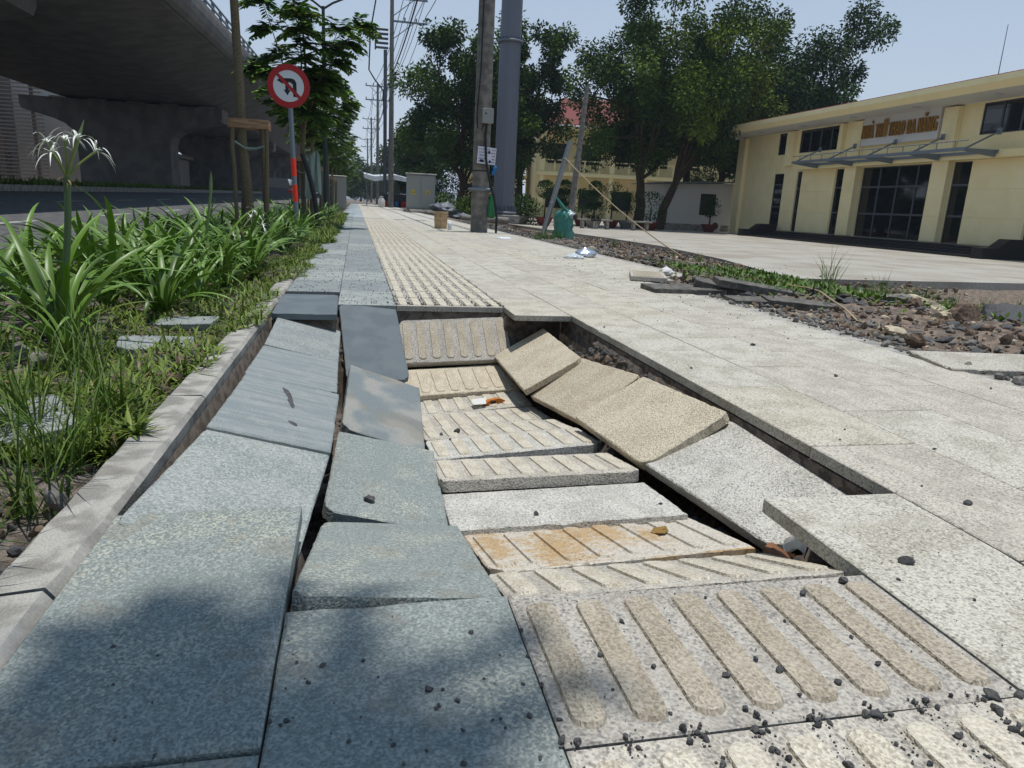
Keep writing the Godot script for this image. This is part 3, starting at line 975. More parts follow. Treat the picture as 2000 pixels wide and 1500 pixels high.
# ---------------------------------------------------------------- road and flyover
func road_y(x: float, z: float) -> float:
	var u := (-x - 2.5) / 8.0
	return -.15 + u * (.39 + .005 * (maxf(-z, 0.0) - 25.0))
func build_road_and_flyover():
	# carriageway with its crossfall
	var r := MB.new()
	var zs := [30.0, 0.0, -15.0, -30.0, -60.0, -120.0, -260.0]
	for a in zs.size() - 1:
		for b in 4:
			var x0 := -2.5 - 2.0 * b
			var x1 := x0 - 2.0
			r.quad(Vector3(x1, road_y(x1, zs[a]), zs[a]), Vector3(x0, road_y(x0, zs[a]), zs[a]), Vector3(x0, road_y(x0, zs[a + 1]), zs[a + 1]), Vector3(x1, road_y(x1, zs[a + 1]), zs[a + 1]))
	var road := mi("road", r.mesh(), M.asphalt, self)
	tag(road, "", "", "", "structure")
	for lane: float in [-5.0, -7.6]:
		var z := 4.0
		while z > -120.0:
			var d := MB.new()
			var za := z
			var zb := z - 2.0
			d.quad(Vector3(lane - .08, road_y(lane - .08, za) + .005, za), Vector3(lane + .08, road_y(lane + .08, za) + .005, za), Vector3(lane + .08, road_y(lane + .08, zb) + .005, zb), Vector3(lane - .08, road_y(lane - .08, zb) + .005, zb))
			mi("lane_dash", d.mesh(), M.line_paint, road)
			z -= 5.0
	# kerb between planting and road
	var kz := 3.0
	while kz > -110.0:
		var ln := 1.0 if kz > -30 else 10.0
		var k := MB.new()
		k.box(Vector3(-2.5, -.5, kz), Vector3(-2.32, -.01, kz - ln + .006), .012)
		mi("roadside_kerb", k.mesh(), M.kerb, road)
		kz -= ln
	# median below the flyover
	var med := MB.new()
	for a in zs.size() - 1:
		var y0 := road_y(-10.5, zs[a]) + .06
		var y1 := road_y(-10.5, zs[a + 1]) + .06
		med.quad(Vector3(-21, y0, zs[a]), Vector3(-10.6, y0, zs[a]), Vector3(-10.6, y1, zs[a + 1]), Vector3(-21, y1, zs[a + 1]))
		med.quad(Vector3(-120, y0, zs[a]), Vector3(-21, y0, zs[a]), Vector3(-21, y1, zs[a + 1]), Vector3(-120, y1, zs[a + 1]))
	var mo := mi("median_ground", med.mesh(), M.soil, self)
	tag(mo, "", "", "", "structure")
	var z2 := 0.0
	while z2 > -130.0:
		var k := MB.new()
		var y := road_y(-10.5, z2 - .6)
		k.box(Vector3(-10.72, y - .3, z2), Vector3(-10.5, y + .20, z2 - 1.19), .015)
		mi("median_kerb", k.mesh(), M.conc, mo)
		z2 -= 1.2
	# low dark ground cover on the median
	var gl := MB.new()
	for k in 5200:
		var z := -14.0 - pow(rng.randf(), 1.5) * 80.0
		var x := rr(-12.2, -10.85)
		gl.col = Color(.085, .14, .022) * rr(.7, 1.3)
		var d := Vector3(rr(-1, 1), rr(.3, 1.4), rr(-1, 1)).normalized()
		gl.leaf(Vector3(x, road_y(-10.5, z) + .08, z), d, d.cross(Vector3.UP).normalized(), rr(.2, .5), .05)
	tag(mi("median_undergrowth", gl.mesh(), M.tree, self), "low dark ground cover along the median under the flyover", "ground cover", "", "stuff")
	# flyover
	var fly := thing("flyover", "grey concrete flyover carrying a road above the median", "flyover")
	var st := []
	var z := 30.0
	while z > -230.0: st.append(z); z -= 5.0
	var sect := func(zz: float) -> Array:
		var c := .553 + 5.0 + .004 * maxf(-zz, 0.0)
		var e := maxf(.553 + 4.8 + .031 * maxf(-zz, 0), c + .25)
		return [c, e]
	var soffit := MB.new()
	var para := MB.new()
	var top := MB.new()
	for a in st.size() - 1:
		var s0: Array = sect.call(st[a])
		var s1: Array = sect.call(st[a + 1])
		var under := func(s: Array, zz: float) -> Array:
			var c: float = s[0]
			var e: float = s[1]
			var o := []
			for q: Array in [[-21.3, e], [-18.3, lerpf(c, e, .15)], [-17.6, c + .02], [-17.2, c], [-9.2, c], [-8.8, c + .03], [-8.3, lerpf(c, e, .2)], [-5.9, e], [-5.86, e + .04], [-5.74, e + .04], [-5.7, e]]: o.append(Vector3(q[0], q[1], zz))
			return o
		var u0: Array = under.call(s0, st[a])
		var u1: Array = under.call(s1, st[a + 1])
		for k in u0.size() - 1: soffit.quad(u0[k + 1], u0[k], u1[k], u1[k + 1])
		top.quad(Vector3(-21.3, s0[1] + .3, st[a]), Vector3(-5.75, s0[1] + .3, st[a]), Vector3(-5.75, s1[1] + .3, st[a + 1]), Vector3(-21.3, s1[1] + .3, st[a + 1]))
		top.quad(Vector3(-21.3, s0[1], st[a]), Vector3(-21.3, s0[1] + 1.1, st[a]), Vector3(-21.3, s1[1] + 1.1, st[a + 1]), Vector3(-21.3, s1[1], st[a + 1]))
		# curved parapet, cast in short panels
		for h in 3:
			var t0 := h / 3.0
			var t1 := (h + 1) / 3.0 - .006
			var za := lerpf(st[a], st[a + 1], t0)
			var zb := lerpf(st[a], st[a + 1], t1)
			var ea := lerpf(s0[1], s1[1], t0)
			var eb := lerpf(s0[1], s1[1], t1)
			var prof := [[-5.7, 0.0], [-5.55, .10], [-5.44, .28], [-5.40, .5], [-5.41, .75], [-5.45, .98], [-5.72, .98], [-5.75, .3]]
			for k in prof.size() - 1:
				para.quad(Vector3(prof[k][0], ea + prof[k][1], za), Vector3(prof[k][0], eb + prof[k][1], zb), Vector3(prof[k + 1][0], eb + prof[k + 1][1], zb), Vector3(prof[k + 1][0], ea + prof[k + 1][1], za))
	mi("deck_underside", soffit.mesh(), M.deck, fly)
	mi("carriageway", top.mesh(), M.asphalt, fly)
	mi("parapet", para.mesh(), M.deck, fly)
	var post := MB.new()
	post.box(Vector3(-.06, 0, -.04), Vector3(.06, .5, .04), .01)
	var pm := post.mesh()
	z = -20.0
	while z > -110.0:
		var e: float = sect.call(z)[1]
		mi("rail_post", pm, M.galv, fly, Transform3D(Basis(), Vector3(-5.58, e + .97, z)))
		z -= 1.66
	for hh: float in [.22, .46]:
		var rl := MB.new()
		var pts := []
		for q: float in [-15.0, -40.0, -80.0, -140.0, -225.0]: pts.append(Vector3(-5.55, sect.call(q)[1] + .98 + hh, q))
		rl.tube(pts, [.045], 6)
		mi("rail", rl.mesh(), M.galv, fly)
	# hammerhead piers
	var n := 0
	for pz: float in [-22.0, -52.0, -82.0, -112.0, -142.0, -172.0]:
		var y0 := road_y(-10.5, pz) - .3
		var tp := 5.62 + .004 * (-pz - 52.0)
		var poly := PackedVector2Array()
		for q: Array in [[-11.5, y0], [-11.5, 3.3], [-11.35, 3.75], [-10.9, 4.15], [-10.2, 4.4], [-8.4, 4.85], [-8.3, 5.1], [-8.3, tp], [-19.8, tp], [-19.8, 5.1], [-19.7, 4.85], [-18.0, 4.4], [-17.4, 4.15], [-16.95, 3.75], [-16.8, 3.3], [-16.8, y0]]: poly.append(Vector2(q[0], q[1]))
		var pr := thing("bridge_pier", ["hammerhead concrete pier whose cap tip pokes in above the road", "broad hammerhead concrete pier beside the louvred building", "second hammerhead pier standing beyond the broad one", "third hammerhead pier along the median", "fourth hammerhead pier along the median", "most distant hammerhead pier under the flyover"][n], "bridge pier", Vector3(0, 0, pz), 0.0, "piers of the flyover")
		var m := MB.new()
		m.prism(poly, -1.1, 1.1)
		mi("pier_shaft", m.mesh(), M.deck, pr)
		for bx: float in [-18.4, -16.2, -14.0, -12.0, -9.8]:
			var b := MB.new()
			b.box(Vector3(bx, tp + .003, -.4), Vector3(bx + .9, tp + .16, .4), .02)
			mi("bearing_pad", b.mesh(), M.white_paint, pr)
		n += 1
	# louvred building and hoarding beyond the flyover
	var lb := thing("louvred_building", "pale building with brown horizontal louvres beyond the flyover", "building", Vector3(-23.4, .4, -62))
	var w := MB.new()
	w.box(Vector3(-16, 0, -14), Vector3(-1.6, 9.6, -1.2))
	mi("wall", w.mesh(), M.dull_wall, lb)
	w = MB.new()
	w.box(Vector3(-16, 0, -1.19), Vector3(-2.2, 2.3, -1.0))
	mi("plinth_wall", w.mesh(), M.conc, lb)
	var yy := .35
	while yy < 9.2:
		var s := MB.new()
		s.box(Vector3(-16, yy, -.55), Vector3(.6, yy + .09, -.35))
		mi("louvre_slat", s.mesh(), M.louvre, lb)
		yy += .27
	for xx: float in [-9.0, -5.0, -2.6, -.2]:
		var s := MB.new()
		s.box(Vector3(xx, 0, -.75), Vector3(xx + .22, 9.2, -.56))
		mi("louvre_post", s.mesh(), M.louvre, lb)
	var sh := thing("roadside_shop", "low pale shop with a flat eave seen under the flyover", "building", Vector3(-22.0, .4, -72))
	w = MB.new()
	w.box(Vector3(-1, 0, -6), Vector3(6.0, 2.9, 0), .02)
	mi("wall", w.mesh(), M.dull_wall, sh)
	w = MB.new()
	w.box(Vector3(-1.5, 2.91, -6.4), Vector3(6.4, 3.25, .9), .03)
	mi("eave", w.mesh(), M.conc, sh)
	for xx: float in [.2, 2.4, 4.4]:
		w = MB.new()
		w.box(Vector3(xx, .2, .002), Vector3(xx + 1.3, 2.2, .05))
		mi("window", w.mesh(), M.glass, sh)
	var hd := thing("site_hoarding", "blue and white hoarding seen through the gap between piers", "hoarding", Vector3(-22.5, .3, -118))
	w = MB.new()
	w.box(Vector3(-2, 0, 0), Vector3(7, 3.4, .1))
	mi("panel", w.mesh(), M.tarp, hd)
	w = MB.new()
	w.box(Vector3(-2, 2.0, .102), Vector3(7, 3.4, .14))
	mi("panel", w.mesh(), M.blue, hd)

# ---------------------------------------------------------------- the yellow sports hall
func build_hall():
	var h := thing("sports_hall", "yellow sports hall with a wide eave, black steps and gold lettering", "building", Vector3(20.7, -.33, 0))
	# local x: 0 is the front wall, negative towards the road; local y from the forecourt
	var Z0 := -37.5
	var Z1 := -13.2
	# openings: [z far, z near, y low, y high]
	var ops := [[-33.9, -33.0, .53, 3.08], [-31.9, -31.5, .33, 3.13], [-29.0, -28.2, .33, 3.14], [-27.4, -23.3, .33, 3.14], [-22.5, -21.7, .33, 3.14], [-19.2, -18.8, .33, 3.13], [-17.7, -16.8, .53, 3.08], [-33.9, -33.0, 3.98, 5.0], [-32.1, -29.0, 3.98, 5.0], [-21.7, -18.6, 3.98, 5.0], [-17.7, -16.8, 3.98, 5.0]]
	var zc := [Z0, Z1]
	for o: Array in ops:
		for e in 2:
			if not zc.has(o[e]): zc.append(o[e])
	zc.sort()
	var wm := MB.new()
	for k in zc.size() - 1:
		var a: float = zc[k]
		var b: float = zc[k + 1]
		var ys := []
		for o: Array in ops:
			if o[0] <= a + .001 and o[1] >= b - .001: ys.append([o[2], o[3]])
		ys.sort_custom(func(p, q): return p[0] < q[0])
		var y := 0.0
		for s: Array in ys:
			wm.box(Vector3(0, y, b), Vector3(.35, s[0], a))
			y = s[1]
		wm.box(Vector3(0, y, b), Vector3(.35, 5.2, a))
	wm.box(Vector3(.352, 0, Z0), Vector3(16, 5.2, Z0 + .35))
	wm.box(Vector3(.352, 0, Z1 - .35), Vector3(16, 5.2, Z1))
	wm.box(Vector3(15.65, 0, Z1 - .352), Vector3(16, 5.2, Z0 + .352))
	mi("wall", wm.mesh(), M.yellow, h)
	# corner pier and projecting bays between the openings
	for b: Array in [[-37.52, -36.85, 0, 5.0], [-32.95, -32.35, 3.42, 5.0], [-29.0, -28.75, 3.42, 5.0], [-28.15, -27.5, 3.42, 5.0], [-23.2, -22.55, 3.42, 5.0]]:
		var p := MB.new()
		p.box(Vector3(-.2, b[2], b[1]), Vector3(-.002, b[3], b[0]))
		mi("pilaster", p.mesh(), M.yellow, h)
	for b: Array in [[-31.5, -29.02], [-28.18, -27.42], [-23.28, -22.52], [-21.68, -19.22], [-16.78, -13.2], [-33.0, -31.9], [-18.8, -17.72]]:
		var p := MB.new()
		var dep := -.25 if b[0] == -28.18 or b[0] == -23.28 else -.05
		var z1: float = b[1] - .003
		var z0: float = b[0] + .003
		var yb := .33
		for top: float in [1.24, 2.19, 3.16]:   # smooth render in three lifts with joints
			var q := MB.new()
			q.box(Vector3(dep, yb + .012, z1), Vector3(-.004, top, z0), .006)
			mi("wall_panel", q.mesh(), M.yellow, h)
			p.box(Vector3(dep + .012, top, z1 - .01), Vector3(-.005, top + .012, z0 + .01))
			yb = top
		mi("panel_joint", p.mesh(), M.groove, h)
	for top: float in [.95, 1.6, 2.2, 2.8, 3.4]:
		var q := MB.new()
		q.box(Vector3(-.012, top, -34.0), Vector3(-.001, top + .02, -36.84))
		mi("panel_joint", q.mesh(), M.groove, h)
	var ledge := MB.new()
	ledge.box(Vector3(-.36, 3.17, -18.6), Vector3(-.003, 3.42, -31.5), .01)
	mi("ledge", ledge.mesh(), M.cream, h)
	# white name board with raised letters
	var nb := MB.new()
	nb.box(Vector3(-.20, 3.98, -23.34), Vector3(-.004, 5.15, -27.45))
	mi("name_board", nb.mesh(), M.white_paint, h)
	var font := SystemFont.new()
	font.font_names = PackedStringArray(["Droid Sans"])
	font.font_weight = 700
	var tm := TextMesh.new()
	tm.text = "NHÀ THỂ THAO ĐA NĂNG"
	tm.font = font
	tm.font_size = 32
	tm.pixel_size = .0118
	tm.depth = .07
	var lt := mi("raised_lettering", tm, M.gold, h, Transform3D(Basis(Vector3.UP, -PI / 2), Vector3(-.245, 4.50, -25.4)))
	lt.set_meta("label", "gold raised capital letters of the hall name")
	var ab := tm.get_aabb()
	lt.scale = Vector3(4.0 / ab.size.x, .68 / ab.size.y, 1)
	# glazing: dark frames, panes, bars
	for o: Array in ops:
		var up: bool = o[2] > 3.0
		var wd: float = o[1] - o[0]
		var gx := 0.0 if wd > 3.5 else -.1
		var f := MB.new()
		var zs := []
		var cols := maxi(1, int(round(wd / (.78 if up else .95))))
		for k in cols + 1: zs.append(lerpf(o[0], o[1], float(k) / cols))
		var ys: Array = [o[2], o[3]] if up else [o[2], o[2] + .95, o[2] + 2.02, o[3]]
		for k in zs.size():
			f.box(Vector3(.12 + gx, o[2], clampf(zs[k] - .035, o[0], o[1])), Vector3(.19 + gx, o[3], clampf(zs[k] + .035, o[0], o[1])))
		for k in ys.size():
			f.box(Vector3(.118 + gx, clampf(ys[k] - .035, o[2], o[3]), o[1]), Vector3(.188 + gx, clampf(ys[k] + .035, o[2], o[3]), o[0]))
		var win := mi("window" if up or wd < 3 else "entrance_doors", f.mesh(), M.frame, h)
		for k in cols:
			for j in ys.size() - 1:
				var p := MB.new()
				p.box(Vector3(.148 + gx, ys[j] + .036, zs[k + 1] - .036), Vector3(.156 + gx, ys[j + 1] - .036, zs[k] + .036))
				mi("pane", p.mesh(), M.glass, win)
	var lw := MB.new()   # plain dark-coloured wall inside the hall, behind the doors
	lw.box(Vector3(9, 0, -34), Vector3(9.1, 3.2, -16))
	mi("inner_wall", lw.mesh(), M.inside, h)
	# eave: sloping soffit, deep fascia, tiled roof
	var ev := MB.new()
	var ez0 := Z0 - .9
	var ez1 := Z1 + .9
	ev.quad(Vector3(0, 5.05, ez1), Vector3(0, 5.05, ez0), Vector3(-1.25, 5.12, ez0), Vector3(-1.25, 5.12, ez1))
	mi("soffit", ev.mesh(), M.white_paint, h)
	ev = MB.new()
	ev.quad(Vector3(-1.25, 5.12, ez1), Vector3(-1.25, 5.12, ez0), Vector3(-1.45, 5.32, ez0 - .15), Vector3(-1.45, 5.32, ez1 + .15))
	ev.quad(Vector3(-1.45, 5.32, ez1 + .15), Vector3(-1.45, 5.32, ez0 - .15), Vector3(-1.45, 5.50, ez0 - .15), Vector3(-1.45, 5.50, ez1 + .15))
	ev.quad(Vector3(-1.25, 5.12, ez0), Vector3(16, 5.12, ez0), Vector3(16, 5.5, ez0 - .15), Vector3(-1.45, 5.5, ez0 - .15))
	ev.quad(Vector3(-1.45, 5.5, ez1 + .15), Vector3(-1.45, 5.5, ez0 - .15), Vector3(-1.2, 5.5, ez0 - .15), Vector3(-1.2, 5.5, ez1 + .15))
	mi("fascia", ev.mesh(), M.yellow, h)
	var rf := MB.new()
	rf.quad(Vector3(-1.3, 5.52, ez1), Vector3(-1.3, 5.52, ez0), Vector3(8, 7.2, ez0 + 6), Vector3(8, 7.2, ez1 - 6))
	rf.quad(Vector3(-1.3, 5.52, ez0), Vector3(17, 5.52, ez0), Vector3(8, 7.2, ez0 + 6), Vector3(8, 7.2, ez0 + 6.01))
	var roof := mi("roof", rf.mesh(), M.roof_red, h)
	var tl := MB.new()
	tl.xf = Transform3D()
	tl.box(Vector3(-.30, -.03, -.10), Vector3(0, .035, .10), .02)
	var tlm := tl.mesh()
	var z := ez1 - .1
	var cnt := 0
	while z > ez0 and cnt < 110:
		mi("roof_tile", tlm, M.roof_red, roof, Transform3D(Basis(Vector3(0, 0, 1), .18), Vector3(-1.12, 5.55, z)))
		z -= .235
		cnt += 1
	for zz: float in [-34.5, -31.0, -27.5, -24.0, -20.5, -17.0]:
		var dl := MB.new()
		dl.lathe([Vector2(.001, -.03), Vector2(.14, -.03), Vector2(.15, 0)], 12)
		mi("soffit_fitting", dl.mesh(), M.tarp, h, Transform3D(Basis(), Vector3(-.7, 5.085, zz)))
	var rod := MB.new()
	rod.tube([Vector3(3, 5.9, -24.5), Vector3(3, 8.3, -24.5)], [.02, .012], 5)
	mi("lightning_rod", rod.mesh(), M.galv, h)
	# glass and steel entrance canopy
	var cy := 3.36
	var cano := MB.new()
	cano.box(Vector3(-1.65, cy - .05, -20.4), Vector3(-1.57, cy + .05, -30.0))
	cano.box(Vector3(-.42, cy - .05, -20.4), Vector3(-.37, cy + .05, -30.0))
	var canopy := mi("entrance_canopy", cano.mesh(), M.galv, h)
	var gp := MB.new()
	gp.box(Vector3(-1.6, cy + .056, -20.4), Vector3(-.4, cy + .07, -30.0))
	mi("glass_sheet", gp.mesh(), M.canopy_glass, canopy)
	for zz: float in [-20.5, -22.85, -25.2, -27.55, -29.9]:
		var b := MB.new()
		b.prism(PackedVector2Array([Vector2(-1.60, cy - .06), Vector2(-.40, cy - .18), Vector2(-.40, cy + .04), Vector2(-1.60, cy + .03)]), zz - .04, zz + .04)
		mi("bracket", b.mesh(), M.galv, canopy)
		b = MB.new()
		b.tube([Vector3(-1.5, cy + .05, zz), Vector3(-.38, cy + .62, zz)], [.03], 6)
		b.box(Vector3(-.40, cy + .52, zz - .09), Vector3(-.365, cy + .72, zz + .09))
		mi("tie_rod", b.mesh(), M.galv, canopy)
	var zz2 := -20.9
	while zz2 > -30.0:
		var b := MB.new()
		b.tube([Vector3(-1.6, cy + .05, zz2), Vector3(-1.6, cy + .26, zz2)], [.015], 5)
		mi("baluster", b.mesh(), M.galv, canopy)
		zz2 -= .78
	var hr := MB.new()
	hr.tube([Vector3(-1.6, cy + .26, -20.4), Vector3(-1.6, cy + .26, -30.0)], [.018], 5)
	mi("top_rail", hr.mesh(), M.galv, canopy)
	# black granite steps with side walls
	var steps := MB.new()
	steps.box(Vector3(-1.0, 0, -18.9), Vector3(-.005, .325, -32.6), .01)
	var so := mi("entrance_steps", steps.mesh(), M.darkgranite, h)
	for k in 3:
		var s := MB.new()
		s.box(Vector3(-1.0 - .3 * (k + 1), 0, -18.9), Vector3(-1.004 - .3 * k, .245 - .08 * k, -32.6), .01)
		mi("step", s.mesh(), M.darkgranite, so)
	for zz: float in [-32.62, -18.46]:
		var s := MB.new()
		s.prism(PackedVector2Array([Vector2(-2.15, 0), Vector2(-.31, 0), Vector2(-.31, .62), Vector2(-1.2, .62), Vector2(-1.6, .34), Vector2(-2.15, .34)]), zz - .42, zz)
		mi("step_cheek", s.mesh(), M.darkgranite, so)

# ---------------------------------------------------------------- school block, shed
func build_school():
	# long two-storey block beyond the trees, turned to face the yard
	var o := thing("school_block", "yellow two-storey school block with colonnade and red roof behind trees", "building", Vector3(12.5, -.33, -62), deg_to_rad(-8))
	var w := MB.new()
	w.box(Vector3(2.5, 0, -9), Vector3(32, 7.4, 0))
	mi("wall", w.mesh(), M.yellow_far, o)
	w = MB.new()
	w.box(Vector3(2.5, 3.5, 0.002), Vector3(32, 3.8, 2.2), .02)
	w.box(Vector3(2.5, 7.1, 0.002), Vector3(32, 7.4, 2.4), .02)
	mi("gallery_slab", w.mesh(), M.cream, o)
	for k in 11:
		var c := MB.new()
		c.box(Vector3(2.7 + k * 2.9, 0, 1.75), Vector3(3.05 + k * 2.9, 3.5, 2.1), .02)
		c.box(Vector3(2.7 + k * 2.9, 3.8, 1.75), Vector3(3.05 + k * 2.9, 7.1, 2.1), .02)
		mi("gallery_post", c.mesh(), M.cream, o)
		for y: float in [.9, 4.6]:
			var f := MB.new()
			f.box(Vector3(3.5 + k * 2.9, y, .003), Vector3(5.2 + k * 2.9, y + 1.6, .05))
			mi("window", f.mesh(), M.inside, o)
	w = MB.new()
	for k in 24: w.box(Vector3(2.6 + k * 1.25, 3.8, 2.0), Vector3(2.7 + k * 1.25, 4.7, 2.06))
	w.box(Vector3(2.5, 4.7, 1.98), Vector3(32, 4.78, 2.08))
	mi("balcony_railing", w.mesh(), M.cream, o)
	var rf := MB.new()
	rf.quad(Vector3(1.9, 7.42, 2.8), Vector3(32.5, 7.42, 2.8), Vector3(30, 10.4, -4), Vector3(5, 10.4, -4))
	rf.quad(Vector3(1.9, 7.42, -9.4), Vector3(1.9, 7.42, 2.8), Vector3(5, 10.4, -4), Vector3(5, 10.4, -4.01))
	mi("roof", rf.mesh(), M.roof_far, o)
	# side wing, seen end on
	var s := thing("school_wing", "yellow school wing with tall arcade windows left of the leaning pipe", "building", Vector3(9.6, -.33, -66), deg_to_rad(-8))
	w = MB.new()
	w.box(Vector3(0, 0, -22), Vector3(5.2, 6.9, 0))
	mi("wall", w.mesh(), M.yellow_far, s)
	for z: float in [-2.2, -5.2, -8.2, -11.2, -14.2, -17.2, -20.2]:
		for y: float in [.3, 3.9]:
			var f := MB.new()
			f.box(Vector3(-.05, y, z), Vector3(-.003, y + 2.5, z + 2.0))
			mi("window", f.mesh(), M.inside, s)
			f = MB.new()
			f.box(Vector3(-.25, y - .3, z + 2.1), Vector3(-.002, y + 3.2, z + 2.4))
			mi("wall_post", f.mesh(), M.cream, s)
	for x: float in [.8, 3.4]:
		for y: float in [.4, 4.1]:
			var f := MB.new()
			f.box(Vector3(x, y, .003), Vector3(x + 1.3, y + 2.1, .05))
			mi("window", f.mesh(), M.inside, s)
			for k in 4:
				f = MB.new()
				f.box(Vector3(x + .1 + k * .33, y, .052), Vector3(x + .14 + k * .33, y + 2.1, .08))
				mi("window_bar", f.mesh(), M.cream, s)
	w = MB.new()
	w.box(Vector3(-.5, 3.3, -22), Vector3(5.5, 3.6, .35), .02)
	mi("string_course", w.mesh(), M.cream, s)
	w = MB.new()
	w.quad(Vector3(-.7, 6.9, .7), Vector3(5.9, 6.9, .7), Vector3(2.6, 8.6, -2), Vector3(2.6, 8.6, -2.01))
	w.quad(Vector3(-.7, 6.9, -22), Vector3(-.7, 6.9, .7), Vector3(2.6, 8.6, -2), Vector3(2.6, 8.6, -22))
	w.quad(Vector3(5.9, 6.9, .7), Vector3(5.9, 6.9, -22), Vector3(2.6, 8.6, -22), Vector3(2.6, 8.6, -2))
	mi("roof", w.mesh(), M.roof_far, s)
	# small store next to the hall
	var d := thing("store_shed", "low white-walled shed with grey sheet roof beside the yellow hall", "shed", Vector3(17.3, -.33, -39.6), deg_to_rad(0))
	w = MB.new()
	w.prism(PackedVector2Array([Vector2(0, 0), Vector2(4.3, 0), Vector2(4.3, 2.75), Vector2(0, 2.55)]), -4.0, 0)
	mi("wall", w.mesh(), M.white_paint, d)
	w = MB.new()
	w.box(Vector3(.01, 0, .002), Vector3(4.3, .35, .012))
	mi("plinth", w.mesh(), M.conc, d)
	w = MB.new()
	w.prism(PackedVector2Array([Vector2(-.35, 2.56), Vector2(4.4, 2.80), Vector2(4.4, 2.86), Vector2(-.35, 2.62)]), -4.4, .75)
	mi("sheet_roof", w.mesh(), M.galv, d)
	w = MB.new()
	w.box(Vector3(2.3, .9, .003), Vector3(3.25, 2.1, .04))
	mi("window", w.mesh(), M.glass, d)
	w = MB.new()
	w.box(Vector3(2.95, .02, .05), Vector3(3.55, .60, .38), .03)
	var ac := thing("air_conditioner", "white outdoor air conditioning unit at the foot of the shed", "air conditioner", Vector3(17.3, -.33, -39.6))
	mi("casing", w.mesh(), M.white_paint, ac)
	w = MB.new()
	w.xf = Transform3D(Basis(Vector3.RIGHT, PI / 2), Vector3(3.2, .31, .385))
	w.lathe([Vector2(.2, 0), Vector2(.2, .012), Vector2(.16, .015), Vector2(.001, .015)], 16)
	mi("fan_grille", w.mesh(), M.black, ac)

# ---------------------------------------------------------------- trees
func branch(mb: MB, a: Vector3, b: Vector3, ra: float, rb: float, bow: float, seg := 5, sides := 6) -> Array:
	var pts := []
	var rad := []
	var side := Vector3(rr(-1, 1), rr(-.3, .5), rr(-1, 1)) * bow
	for k in seg + 1:
		var t := float(k) / seg
		pts.append(a.lerp(b, t) + side * sin(t * PI) + Vector3(rr(-1, 1), 0, rr(-1, 1)) * ra * .25)
		rad.append(lerpf(ra, rb, t))
	mb.tube(pts, rad, sides, false)
	return pts
# a broad-leaved tree: trunk, limbs and a crown of clumped leaves
func big_tree(called: String, label: String, at: Vector3, h: float, spread: float, fork: float, tr: float, lean: Vector2, tone: Color, tone2: Color, clumps: int, per: int, leaf_l: float, group: String, seed_: int, low := .35) -> Node3D:
	var keep := rng.state
	rng.seed = seed_
	var o := thing(called, label, "tree", at, 0.0, group)
	var tk := MB.new()
	var top := Vector3(lean.x, h * .72, lean.y)
	var trunk := branch(tk, Vector3(0, -.1, 0), Vector3(lean.x * .4, fork, lean.y * .4), tr * 1.25, tr * .85, .12, 6, 10)
	var f0: Vector3 = trunk[-1]
	var lead := branch(tk, f0, top, tr * .8, tr * .2, .3, 6, 8)
	var ends := []
	var cr := MB.new()
	var limbs := 9
	for k in limbs:
		var an := TAU * k / limbs + rr(-.3, .3)
		var t := rr(0.0, .75)
		var s: Vector3 = f0.lerp(top, t * .8) if k > 3 else f0
		var hh := lerpf(lerpf(fork, h, low), h * .93, rr(.05, 1.0))
		var rad := spread * sqrt(clampf(1.0 - pow((hh - h * .55) / (h * .55), 2), .12, 1.0)) * rr(.7, 1.0)
		var e := Vector3(lean.x + cos(an) * rad, hh, lean.y + sin(an) * rad)
		var pts := branch(tk, s, e, tr * .42, tr * .08, .35, 6, 6)
		ends.append(e)
		for q in 4:
			var b: Vector3 = pts[2 + q % 4]
			var e2 := b + Vector3(rr(-1, 1), rr(-.25, .8), rr(-1, 1)).normalized() * spread * rr(.25, .5)
			branch(tk, b, e2, tr * .16, tr * .05, .15, 4, 5)
			ends.append(e2)
	ends.append(top)
	mi("trunk", tk.mesh(), M.bark_dark, o)
	for c in clumps:
		var p: Vector3 = ends[c % ends.size()]
		if c >= ends.size():
			p = p + Vector3(rr(-1, 1), rr(-.8, .8), rr(-1, 1)) * spread * .33
		var rc := spread * rr(.17, .30)
		var tn := tone.lerp(tone2, pow(rng.randf(), 1.3)) * rr(.75, 1.3)
		for k in int(per * 1.75):
			var d := Vector3(rng.randfn(), rng.randfn() * .75, rng.randfn()).normalized()
			var q := p + d * rc * pow(rng.randf(), .45)
			cr.col = tn * rr(.65, 1.35)
			var dir := (d * .7 + Vector3(rr(-.8, .8), rr(-.9, .25), rr(-.8, .8))).normalized()
			var sd := dir.cross(Vector3(rr(-1, 1), rr(.2, 1), rr(-1, 1))).normalized()
			cr.leaf(q, dir, sd, leaf_l * rr(.7, 1.25), leaf_l * .25)
	mi("crown", cr.mesh(), M.tree, o)
	rng.state = keep
	return o
